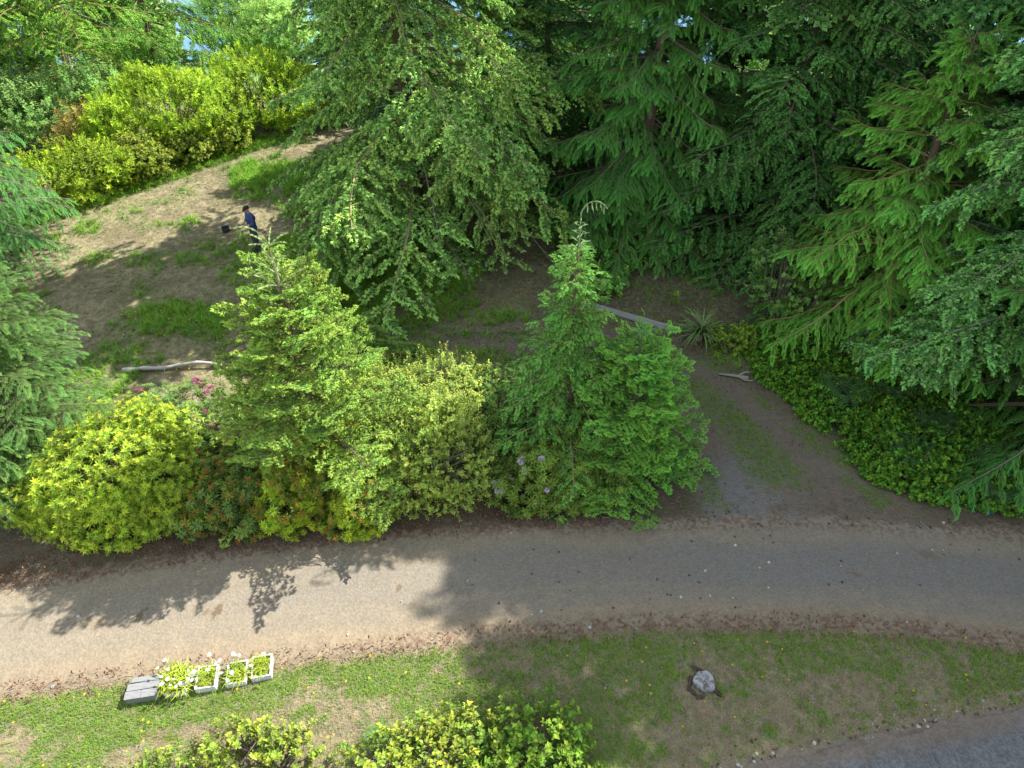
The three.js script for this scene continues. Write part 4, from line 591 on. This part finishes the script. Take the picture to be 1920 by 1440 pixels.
{ // fallen leaves, needles, cones, grit
  const R = rng(421), S = new Sprays(), lf = new Tri(); lf.leaf([0, 0, 0], [0, 0, 1], [0, 1, 0], 0.09, 0.032, [0.2, 0.1, 0.058], [0.26, 0.14, 0.085], 0.2, 0.1); const leaf = lf.build();
  for (let i = 0; i < 6000; i++) { const x = lerp(-9, 8, R()), z = lerp(-25, -13.2, R()); if (fbm(x * 0.9, z * 0.9 + 5) < 0.42) continue; S.add(leaf, [x, groundY(x, z) + 0.02, z], [R() - 0.5, (R() - 0.5) * 0.5, R() - 0.5], [0, 1, 0], 0.4 + 0.6 * R(), tintOf(R, R() < 0.4 ? [0.9, 1.2, 1.3] : [0.55, 0.7, 0.75], 0.4)); }
  for (let i = 0; i < 2600; i++) { const x = lerp(2, 10, R()), z = lerp(-18, -10.4, R()), d = driveDist(x, z)[0]; if (d > 1.6 || R() > 0.25 + 0.8 * Math.abs(d - 0.3) * fbm(x, z)) continue; S.add(leaf, [x, groundY(x, z) + 0.02, z], [R() - 0.5, (R() - 0.5) * 0.4, R() - 0.5], [0, 1, 0], 0.4 + 0.7 * R(), tintOf(R, [0.8, 0.9, 0.9], 0.4)); }
  for (let i = 0; i < 7000; i++) { const near = R() < 0.3, x = lerp(-13, near ? 13 : 2, R()), z = near ? roadNear(x) + (R() - 0.55) * 0.55 : roadFar(x) + (R() - 0.75) * 1.5 * (0.3 + 0.7 * fbm(x, 3)); S.add(leaf, [x, 0.022 + 0.02 * R(), z], [R() - 0.5, (R() - 0.5) * 0.5, R() - 0.5], [0, 1, 0], 0.5 + 0.7 * R(), tintOf(R, R() < 0.3 ? [1.4, 1.6, 1.8] : [1, 1, 1], 0.4)); }
  const g = new THREE.Group(); g.name = 'leaf_litter'; g.userData = { kind: 'stuff', label: 'red brown fallen leaves along the road edges and under the trees', category: 'litter' }; scene.add(g); S.build('fallen_leaf', leafMat, g);
  const S2 = new Sprays(), cone = new THREE.IcosahedronGeometry(0.017, 1); { const p = cone.attributes.position; for (let i = 0; i < p.count; i++) p.setY(i, p.getY(i) * 1.7); cone.setAttribute('color', new THREE.Float32BufferAttribute(new Array(p.count * 3).fill(0).map((_, i) => [0.075, 0.05, 0.035][i % 3]), 3)); cone.computeVertexNormals(); }
  for (let i = 0; i < 420; i++) { const k = R(); let x, z; if (k < 0.4) { x = lerp(-1, 13, R()); z = lerp(roadFar(x) - 0.2, roadNear(x), Math.pow(R(), 2.4)); if (fbm(x * 1.2, z * 1.2 + 30) < 0.5) continue; } else if (k < 0.62) { x = lerp(1, 13, R()); z = lowerRoad(x) - 0.05 - 0.4 * R() * R(); } else { x = lerp(-16, 0, R()); z = lerp(-29, -15, R()); } S2.add(cone, [x, groundY(x, z) + 0.025, z], [R() - 0.5, 0.2, R() - 0.5], [0, 1, 0], 0.7 + R() * 0.6, tintOf(R, [1, 1, 1], 0.3)); }
  const g2 = new THREE.Group(); g2.name = 'cone_litter'; g2.userData = { kind: 'stuff', label: 'small dark fallen cones scattered over road, verge and clearing', category: 'cones' }; scene.add(g2); S2.build('fallen_cone', barkMat, g2);
  const S3 = new Sprays(), peb = new THREE.DodecahedronGeometry(0.03, 0); peb.setAttribute('color', new THREE.Float32BufferAttribute(new Array(peb.attributes.position.count * 3).fill(0.42), 3));
  for (let i = 0; i < 420; i++) { const k = R(); let x, z; if (k < 0.5) { x = lerp(1, 13, R()); z = lowerRoad(x) - 0.5 * R() * R(); } else { x = lerp(-12, 13, R()); z = lerp(roadFar(x) - 0.3, roadNear(x) + 0.2, R()); } S3.add(peb, [x, groundY(x, z) + 0.012, z], [R() - 0.5, 1, R() - 0.5], [1, 0, R()], Math.pow(R(), 4) * 1.2 + 0.15, tintOf(R, [0.75, 0.7, 0.64], 0.4)); }
  const g3 = new THREE.Group(); g3.name = 'gravel'; g3.userData = { kind: 'stuff', label: 'pale pebbles and grit along the road edges', category: 'gravel' }; scene.add(g3); S3.build('pebble', barkMat, g3);
  const S4 = new Sprays(), twigs = [0, 1, 2, 3].map((k) => { const tw = new Tri(), c = [0.19, 0.155, 0.12], pts = [[0, 0, 0]]; for (let i = 1; i < 5; i++) pts.push([(R() - 0.5) * 0.06 * i, i * 0.075, (R() - 0.5) * 0.03]); tw.tube(pts, [0.006, 0.0055, 0.005, 0.004, 0.002], c, 4); if (k > 1) tw.tube([pts[2], V.add(pts[2], [0.05 + 0.05 * R(), 0.07, 0])], [0.004, 0.0015], c, 3); return tw.build(); });
  for (let i = 0; i < 380; i++) { const k = R(); let x, z; if (k < 0.2) { x = lerp(1, 13, R()); z = roadFar(x) - 0.7 + 0.9 * R(); } else if (k < 0.6) { x = lerp(-11, 12, R()); z = lerp(roadNear(x), lowerRoad(x), R()); } else { x = lerp(-12, 8, R()); z = lerp(-24, -11, R()); } S4.add(pick(R, twigs), [x, groundY(x, z) + 0.03, z], [R() - 0.5, (R() - 0.5) * 0.12, R() - 0.5], [0, 1, 0], 0.35 + R() * R() * 1.6, tintOf(R, [1, 1, 1], 0.45)); }
  const g4 = new THREE.Group(); g4.name = 'twig_litter'; g4.userData = { kind: 'stuff', label: 'thin dead twigs fallen on verge, bank and clearing', category: 'twigs' }; scene.add(g4); S4.build('fallen_twig', barkMat, g4);
}

// ------------------------------------------------------------------ things on the ground
const enc8 = (v) => clamp(Math.round(255 * Math.pow(v, 1 / 2.2)), 0, 255);
function woodTexture(seed, a, b) { const w = 256, h = 64, d = new Uint8Array(w * h * 4); for (let j = 0; j < h; j++) for (let i = 0; i < w; i++) { const t = clamp(0.6 * vn(i * 0.03 + seed, j * 0.45) + 0.5 * vn(i * 0.12, j * 1.1 + seed) - 0.05 + (vn(i * 0.02 + 9, j * 0.28 + seed) > 0.8 ? -0.4 : 0), 0, 1), k = (j * w + i) * 4; for (let q = 0; q < 3; q++) d[k + q] = enc8(lerp(a[q], b[q], t)); d[k + 3] = 255; } const t = new THREE.DataTexture(d, w, h); t.colorSpace = THREE.SRGBColorSpace; t.wrapS = t.wrapT = THREE.RepeatWrapping; t.magFilter = THREE.LinearFilter; t.needsUpdate = true; return t; }
const greyWood = new THREE.MeshStandardMaterial({ map: woodTexture(3, [0.14, 0.14, 0.14], [0.27, 0.275, 0.28]), roughness: 0.9 }), paleWood = new THREE.MeshStandardMaterial({ map: woodTexture(8, [0.17, 0.17, 0.165], [0.36, 0.36, 0.35]), roughness: 0.9 }), whiteWood = new THREE.MeshStandardMaterial({ map: woodTexture(12, [0.55, 0.56, 0.58], [0.75, 0.76, 0.78]), roughness: 0.7 }), mossyWood = new THREE.MeshStandardMaterial({ map: woodTexture(15, [0.12, 0.14, 0.12], [0.25, 0.28, 0.26]), roughness: 0.95 }), soilMat = new THREE.MeshStandardMaterial({ color: new THREE.Color(0.06, 0.042, 0.03), roughness: 1 });
const board = (w, h, d) => new RoundedBoxGeometry(w, h, d, 2, Math.min(w, h, d) * 0.18);
const setPart = (m, x, y, z, ry = 0, rx = 0, rz = 0) => { m.position.set(x, y, z); m.rotation.set(rx, ry, rz); return m; };
{ // long plank by the driveway
  const L = Math.hypot(2.96, 1.62) + 0.3, g = new THREE.BoxGeometry(L, 0.06, 0.25, 24, 1, 2), p = g.attributes.position; for (let i = 0; i < p.count; i++) { p.setY(i, p.getY(i) + 0.008 * Math.sin(p.getX(i) * 1.3)); p.setZ(i, p.getZ(i) + 0.02 * Math.sin(p.getX(i) * 0.9 + 1)); } g.computeVertexNormals();
  const t = thing('plank', 'long grey weathered plank lying on the ground behind the young hemlock', 'plank', [3.55, 0.07, -18.9], -0.5); part('board', g, paleWood, t);
}
{ // grey fallen limb in the clearing
  const g = new Tri(), pts = [[-1.45, 0.05, 0.1], [-0.9, 0.06, 0.02], [-0.35, 0.05, 0], [0.1, 0.08, -0.1], [0.6, 0.1, -0.2], [1.1, 0.07, -0.18], [1.5, 0.05, -0.08]]; const c = new THREE.CatmullRomCurve3(pts.map((q) => new THREE.Vector3(...q))).getPoints(24).map((v) => v.toArray()); g.tube(c, (t) => (0.07 - 0.028 * t) * (1 + 0.18 * Math.sin(t * 40)), [0.42, 0.40, 0.37], 7); const t = thing('fallen_branch', 'long pale grey fallen limb lying in the clearing behind the pink flowered bush', 'branch', [-9.8, groundY(-9.8, -16.1) + 0.06, -16.1]); part('limb', g.build(true), barkMat, t);
  const k = new Tri(); k.tube([[-0.3, 0.06, 0], [-0.22, 0.12, 0.1], [-0.18, 0.12, 0.26]], [0.025, 0.02, 0.008], [0.36, 0.33, 0.3], 5); part('side_stub', k.build(true), barkMat, t);
}
{ const g = new Tri(), col = [0.22, 0.2, 0.175]; g.tube([[-0.5, 0.06, -0.08], [-0.1, 0.08, 0.02], [0.3, 0.07, 0.12]], [0.02, 0.045, 0.06], col, 6); g.tube([[0.05, 0.09, 0.04], [0.25, 0.12, -0.08], [0.4, 0.1, -0.1]], [0.04, 0.035, 0.02], col, 6); g.tube([[0.0, 0.07, 0.0], [0.2, 0.05, 0.2], [0.42, 0.05, 0.22]], [0.035, 0.03, 0.02], col, 6); const t = thing('driftwood', 'small grey forked piece of dead wood at the right edge of the driveway', 'wood', [6.45, groundY(6.45, -15.8), -15.8]); part('wood', g.build(true), barkMat, t); }
{ // stump: weathered top, broken rim, bark slabs fallen off round it
  const R = rng(501), N = 40, K = 9, g = new Tri(), at = (i, k) => { const a = i / N * 6.2832, r = 0.2 * (0.72 + 0.5 * fbm(Math.cos(a) * 1.5 + 3, Math.sin(a) * 1.5, 3)) * Math.min(1, k / (K - 2)) * (k === K ? 1.12 : k === K - 1 ? 1.04 : 1), x = Math.cos(a) * r, z = Math.sin(a) * r; return [x, k === K ? -0.05 : k === K - 1 ? 0.06 : 0.1 + 0.1 * (fbm(x * 14 + 5, z * 14, 3) - 0.3), z]; }, tone = (p, k) => { if (k >= K - 1) return [0.10, 0.085, 0.075]; const t = fbm(p[0] * 22 + 1, p[2] * 22, 3), q = V.mul([0.29, 0.285, 0.30], 0.45 + 1.05 * t); return vn(p[0] * 30, p[2] * 30 + 7) > 0.74 ? [0.14, 0.12, 0.11] : q; };
  for (let k = 0; k < K; k++) for (let i = 0; i < N; i++) { const p = at(i, k), q = at((i + 1) % N, k), r = at(i, k + 1), t = at((i + 1) % N, k + 1); g.tri(p, r, q, tone(p, k), tone(r, k + 1), tone(q, k)); g.tri(q, r, t, tone(q, k), tone(r, k + 1), tone(t, k + 1)); }
  const t = thing('tree_stump', 'low weathered pale grey stump in the verge between the roads', 'stump', [3.62, groundY(3.62, -6.66), -6.66]); part('wood', g.build(), barkMat, t);
  for (const [x, z, a, l] of [[-0.27, 0.02, 1.3, 0.26], [-0.06, -0.27, -0.5, 0.24], [0.22, 0.18, 2.3, 0.18], [-0.24, 0.17, -0.9, 0.16], [-0.12, 0.28, 0.3, 0.13]]) { const b = new THREE.BoxGeometry(l, 0.06, 0.05, 4, 1, 1), p = b.attributes.position; for (let i = 0; i < p.count; i++) p.setXYZ(i, p.getX(i) + (R() - 0.5) * 0.03, p.getY(i) + (R() - 0.5) * 0.02, p.getZ(i) + (R() - 0.5) * 0.03); b.computeVertexNormals(); setPart(part('bark_slab', b, soilMat, t), x, 0.03, z, a, 0.2, 0.1); }
}
// ------------------------------------------------------------------ planters and the grey box
const ROW = 0.166;
{
  const t = thing('wooden_box', 'grey wooden box with a planked lid at the left end of the planter row', 'box', [-6.86, groundY(-6.86, -6.5), -6.5], ROW);
  setPart(part('front_board', board(0.56, 0.2, 0.025), mossyWood, t), 0, 0.1, 0.2); setPart(part('back_board', board(0.5, 0.16, 0.025), mossyWood, t), 0, 0.08, -0.22);
  for (const s of [-1, 1]) setPart(part('side_board', board(0.025, 0.18, 0.38), mossyWood, t), s * 0.26, 0.09, 0);
  setPart(part('lid_board', board(0.285, 0.022, 0.15), greyWood, t), -0.145, 0.213, 0.15, 0, 0.06); setPart(part('lid_board', board(0.285, 0.022, 0.15), greyWood, t), 0.146, 0.213, 0.15, 0.01, 0.06);
  setPart(part('lid_board', board(0.57, 0.022, 0.14), greyWood, t), 0.01, 0.216, -0.005, 0.015, -0.03); setPart(part('lid_board', board(0.52, 0.022, 0.12), greyWood, t), 0.03, 0.198, -0.145, -0.03, -0.3);
}
const petalGeo = (() => { const g = new Tri(); for (let i = 0; i < 7; i++) { const a = i / 7 * 6.28; g.leaf([0, 0, 0], V.norm([Math.cos(a), 0.35, Math.sin(a)]), [0, 1, 0.01], 0.034, 0.026, [0.8, 0.78, 0.82]); } g.leaf([0, 0, 0], [0, 1, 0], [1, 0, 0], 0.012, 0.014, [0.7, 0.6, 0.2]); return g.build(); })();
const stalkGeo = (() => { const g = new Tri(); g.tube([[0, 0, 0], [0.01, 0.5, 0], [0, 1, 0]], [0.004, 0.003, 0.002], [0.2, 0.3, 0.08], 4); return g.build(); })();
[[-6.30, 0, 13, 'first white planter box, half hidden under its grass, next to the grey box', 'bushy tuft of grass with white flowers spilling over the first planter'], [-5.76, 1, 9, 'second white planter box counted from the grey box', 'grass and white flowers in the second planter from the grey box'], [-5.22, 2, 12, 'third white planter box counted from the grey box', 'grass with many white flowers in the third planter from the grey box'], [-4.78, 3, 2, 'last white planter box, at the right end of the row', 'bright grass filling the last planter at the right end of the row']].forEach(([x, k, nf, label, plabel]) => {
  const z = -6.62 - (x + 6.3) * 0.168 - (k === 3 ? 0.05 : 0), R = rng(520 + k), y = groundY(x, z), w = 0.37, d = 0.42, t = thing('planter_box', label, 'planter', [x, y, z], ROW + (k - 1.5) * 0.02, 'white planter boxes in a row');
  for (const s of [-1, 1]) { setPart(part('end_board', board(w, 0.17, 0.026), whiteWood, t), 0, 0.085, s * d / 2); setPart(part('side_board', board(0.026, 0.168, d - 0.028), whiteWood, t), s * (w / 2 - 0.014), 0.085, 0); }
  setPart(part('soil', new THREE.BoxGeometry(w - 0.05, 0.02, d - 0.03), soilMat, t), 0, 0.12, 0);
  const q = thing('planter_plant', plabel, 'plant', [x, y + 0.12, z], ROW, 'plants in the planters'), S = new Sprays(), big = k === 0 ? 1.45 : k === 2 ? 0.95 : 0.85;
  const bl = [1, 2].map((s) => tuft(530 + k * 3 + s, { n: 14, lean: 1.0, spread: 0.05, len: 0.22, wid: 0.016, col: [0.20, 0.30, 0.03], tip: [0.40, 0.46, 0.05] }));
  for (let i = 0; i < (k === 0 ? 34 : 26); i++) { const ex = k === 0 ? 1.1 : 0.9; S.add(pick(R, bl), [(R() - 0.5) * (w - 0.06) * ex, 0, (R() - 0.5) * (d - 0.06) * ex], [(R() - 0.5) * 0.7 * big, 1, (R() - 0.5) * 0.7 * big], [R() - 0.5, 0, R() - 0.5], big * (0.7 + 0.5 * R()), tintOf(R, [1, 1, 1], 0.2)); }
  S.build('leaf_tuft', needleMat, q);
  for (let i = 0; i < nf; i++) { const a = R() * 6.28, rr = 0.1 + 0.25 * R(), h = 0.18 + 0.2 * R(), b = [(R() - 0.5) * 0.2, 0, (R() - 0.5) * 0.2], e = [Math.cos(a) * rr, h, Math.sin(a) * rr], L = V.len(V.sub(e, b)), m = part('flower_stalk', stalkGeo, needleMat, q); m.position.set(...b); m.scale.set(1, L, 1); m.quaternion.setFromUnitVectors(new THREE.Vector3(0, 1, 0), new THREE.Vector3(...V.norm(V.sub(e, b)))); const f = part('flower', petalGeo, leafMat, q); f.position.set(...e); f.rotation.set(R() - 0.5, R() * 6, R() - 0.5); f.scale.setScalar(0.9 + 0.7 * R()); }
});
{ const g = new THREE.PlaneGeometry(0.13, 0.09, 6, 4).rotateX(-PI / 2), p = g.attributes.position, R = rng(541); for (let i = 0; i < p.count; i++) p.setY(i, 0.02 + 0.04 * R()); g.computeVertexNormals(); const t = thing('litter_scrap', 'crumpled blue scrap of litter on the bank at the right edge', 'litter', [11.15, 0.03, -10.75], 0.4); part('wrapper', g, new THREE.MeshStandardMaterial({ color: new THREE.Color(0.05, 0.16, 0.5), roughness: 0.5, side: THREE.DoubleSide }), t); }
for (const [x, z, lab] of [[-16.9, -27.9, 'pink foxglove at the foot of the hedge, the left one of two'], [-16.1, -28.5, 'pink foxglove at the foot of the hedge, the right one of two']]) {
  const t = thing('foxglove', lab, 'flower', [x, groundY(x, z), z]), st = new Tri(), sp = new Tri(), R = rng(Math.round(x * -10)); st.tube([[0, 0, 0], [0.02, 0.5, 0], [0, 1, 0]], [0.012, 0.01, 0.005], [0.12, 0.2, 0.05], 5); part('stem', st.build(), needleMat, t);
  for (let i = 0; i < 26; i++) { const a = i * 2.4, y = 0.5 + 0.5 * i / 26; sp.leaf([0, y, 0], V.norm([Math.cos(a), -0.5, Math.sin(a)]), [0, 1, 0], 0.07, 0.05, V.mul([0.5, 0.1, 0.28], 0.7 + 0.6 * R())); } part('flower_spike', sp.build(), leafMat, t);
}
// ------------------------------------------------------------------ person
function blob(bones, c, half, res, k = 0.03) { // bones [ax,ay,az, bx,by,bz, ra, rb] joined smoothly and meshed
  const mc = new MarchingCubes(res, new THREE.MeshStandardMaterial(), false, false, 400000); mc.isolation = 0; mc.reset();
  for (let z = 0; z < res; z++) for (let y = 0; y < res; y++) for (let x = 0; x < res; x++) {
    const p = [c[0] + (x - res / 2) / (res / 2) * half, c[1] + (y - res / 2) / (res / 2) * half, c[2] + (z - res / 2) / (res / 2) * half]; let d = 9;
    for (const b of bones) {
      const ax = p[0] - b[0], ay = p[1] - b[1], az = p[2] - b[2], bx = b[3] - b[0], by = b[4] - b[1], bz = b[5] - b[2], t = clamp((ax * bx + ay * by + az * bz) / (bx * bx + by * by + bz * bz + 1e-9), 0, 1), q = Math.hypot(ax - bx * t, ay - by * t, az - bz * t) - (b[6] + (b[7] - b[6]) * t);
      if (q > d + k) continue; const h = clamp(0.5 + 0.5 * (d - q) / k, 0, 1); d = d * (1 - h) + q * h - k * h * (1 - h);
    }
    mc.field[x + y * res + z * res * res] = -d;
  }
  mc.update();
  const n = mc.count * 3, g = new THREE.BufferGeometry(), pos = new Float32Array(mc.positionArray.subarray(0, n));
  for (let i = 0; i < n; i += 3) for (let q = 0; q < 3; q++) pos[i + q] = pos[i + q] * half + c[q];
  g.setAttribute('position', new THREE.BufferAttribute(pos, 3)); const w = mergeVertices(g, 1e-4); w.computeVertexNormals(); return w;
}
{
  const PX = -9.3, PZ = -23.1, turn = -0.86, py = groundY(PX, PZ), t = thing('person', 'person in navy shirt and black cap standing in the clearing, looking down', 'person', [PX, py, PZ], turn);
  const mir = (b) => [b, [-b[0], b[1], b[2], -b[3], b[4], b[5], b[6], b[7]]], leg = [...mir([0.1, 0.93, 0, 0.105, 0.5, 0.02, 0.092, 0.062]), ...mir([0.105, 0.5, 0.02, 0.11, 0.09, -0.02, 0.06, 0.042])], torso = [[-0.06, 0.97, 0, 0.06, 0.97, 0, 0.12, 0.12], [0, 1.0, 0, 0, 1.25, 0.0, 0.13, 0.135], [-0.08, 1.3, -0.01, 0.08, 1.3, -0.01, 0.125, 0.125], [-0.16, 1.42, -0.01, 0.16, 1.42, -0.01, 0.062, 0.062]], upper = mir([0.19, 1.41, -0.01, 0.25, 1.14, 0.04, 0.056, 0.045]), fore = mir([0.25, 1.14, 0.04, 0.1, 1.09, 0.29, 0.042, 0.028]);
  const hand = (s) => { const w = [s * 0.1, 1.09, 0.29], b = [[...w, s * 0.075, 1.09, 0.345, 0.026, 0.034]]; for (let i = 0; i < 4; i++) { const y = 1.115 - i * 0.019, l = [0.9, 1, 0.95, 0.75][i]; b.push([s * 0.078, y, 0.36, s * 0.085, y, 0.36 + 0.038 * l, 0.0095, 0.009], [s * 0.085, y, 0.36 + 0.038 * l, s * 0.06, y - 0.004, 0.36 + 0.06 * l, 0.009, 0.0085], [s * 0.06, y - 0.004, 0.36 + 0.06 * l, s * 0.035, y - 0.006, 0.36 + 0.055 * l, 0.0085, 0.008]); } b.push([s * 0.07, 1.1, 0.325, s * 0.05, 1.135, 0.345, 0.012, 0.01], [s * 0.05, 1.135, 0.345, s * 0.035, 1.14, 0.375, 0.01, 0.009]); return b; };
  const head = [[0, 1.63, 0.06, 0, 1.665, 0.05, 0.085, 0.092], [0, 1.6, 0.11, 0, 1.575, 0.12, 0.055, 0.045], [0, 1.47, 0.0, 0, 1.58, 0.05, 0.056, 0.055], [0, 1.635, 0.145, 0, 1.605, 0.163, 0.012, 0.016], ...mir([0.092, 1.635, 0.055, 0.095, 1.61, 0.05, 0.018, 0.013]), [-0.02, 1.572, 0.155, 0.02, 1.572, 0.155, 0.011, 0.011]];
  const skin = new THREE.MeshStandardMaterial({ color: new THREE.Color(0.50, 0.29, 0.21), roughness: 0.6 }), navy = new THREE.MeshStandardMaterial({ color: new THREE.Color(0.035, 0.055, 0.17), roughness: 0.9 }), slate = new THREE.MeshStandardMaterial({ color: new THREE.Color(0.045, 0.055, 0.085), roughness: 0.9 }), black = new THREE.MeshStandardMaterial({ color: new THREE.Color(0.012, 0.012, 0.014), roughness: 0.7 });
  const grow = (bs, e) => bs.map((b) => [...b.slice(0, 6), b[6] + e, b[7] + e]);
  const body = mergeGeometries([blob([...leg, ...torso, ...upper, ...fore, [0, 1.42, -0.01, 0, 1.52, 0.02, 0.06, 0.055]], [0, 0.85, 0], 0.95, 84), blob(head, [0, 1.6, 0.06], 0.17, 56, 0.02), blob(hand(1), [0.08, 1.1, 0.35], 0.09, 48, 0.008), blob(hand(-1), [-0.08, 1.1, 0.35], 0.09, 48, 0.008)]);
  part('body', body, skin, t);
  part('shirt', blob(grow([...torso.slice(1), ...upper, [-0.07, 0.93, 0, 0.07, 0.93, 0, 0.125, 0.125], ...mir([0.25, 1.14, 0.04, 0.22, 1.13, 0.1, 0.042, 0.04])], 0.018), [0, 1.2, 0], 0.45, 60, 0.035), navy, t);
  part('trousers', blob(grow([...leg, [-0.06, 0.95, 0, 0.06, 0.95, 0, 0.11, 0.11]], 0.016), [0, 0.55, 0], 0.56, 60, 0.03), slate, t);
  for (const s of [-1, 1]) part('shoe', blob([[s * 0.11, 0.05, -0.06, s * 0.125, 0.045, 0.15, 0.05, 0.045], [s * 0.11, 0.09, -0.03, s * 0.11, 0.06, 0, 0.05, 0.05]], [s * 0.115, 0.06, 0.04], 0.2, 36, 0.02), black, t);
  const cap = part('cap', new THREE.SphereGeometry(0.108, 20, 10, 0, 6.2832, 0, 1.65), black, t); setPart(cap, 0, 1.672, 0.055, 0, 0.35); cap.scale.set(0.92, 0.95, 1.08);
  const brim = part('brim', new THREE.CylinderGeometry(0.088, 0.088, 0.008, 20, 1, false, -1.35, 2.7), black, cap); setPart(brim, 0, 0.0, 0.075, 0, 0.12);
  for (const s of [-1, 1]) setPart(part('eye', new THREE.SphereGeometry(0.011, 8, 6), black, t), s * 0.033, 1.635, 0.137);
  // controller in the hands, its screen tilted to the face
  const grey = new THREE.MeshStandardMaterial({ color: new THREE.Color(0.5, 0.5, 0.52), roughness: 0.5 }), c = thing('remote_controller', 'pale grey remote controller held by the person in the navy shirt', 'controller', [PX, py, PZ], turn), hold = new THREE.Group();
  const shell = setPart(part('shell', new RoundedBoxGeometry(0.13, 0.035, 0.1, 3, 0.014), grey, c), 0, 1.09, 0.375, 0, -0.35);
  setPart(part('screen', new RoundedBoxGeometry(0.15, 0.01, 0.085, 2, 0.004), black, c), 0, 1.125, 0.44, 0, 0.7);
  for (const s of [-1, 1]) { setPart(part('thumb_stick', new THREE.CylinderGeometry(0.007, 0.005, 0.02, 10), black, shell), s * 0.035, 0.025, 0.01); setPart(part('antenna', new RoundedBoxGeometry(0.022, 0.007, 0.08, 2, 0.003), grey, c), s * 0.05, 1.1, 0.475, 0, -0.3); } void hold;
  // bag on the ground
  const bx = -10.9, bz = -24.5, bag = thing('camera_bag', 'small black bag standing on the ground beside the person', 'bag', [bx, groundY(bx, bz), bz], 0.5), cloth = new THREE.MeshStandardMaterial({ color: new THREE.Color(0.02, 0.022, 0.026), roughness: 0.85 });
  setPart(part('body', new RoundedBoxGeometry(0.27, 0.3, 0.19, 4, 0.05), cloth, bag), 0, 0.155, 0); setPart(part('pocket', new RoundedBoxGeometry(0.2, 0.13, 0.05, 3, 0.02), cloth, bag), 0, 0.1, 0.105); setPart(part('lid', new RoundedBoxGeometry(0.275, 0.035, 0.2, 3, 0.015), new THREE.MeshStandardMaterial({ color: new THREE.Color(0.09, 0.09, 0.1), roughness: 0.7 }), bag), 0, 0.295, 0); setPart(part('handle', new THREE.TorusGeometry(0.06, 0.01, 6, 14, PI), cloth, bag), 0, 0.31, 0);
}
scene.updateMatrixWorld(true);
renderer.render(scene, camera);
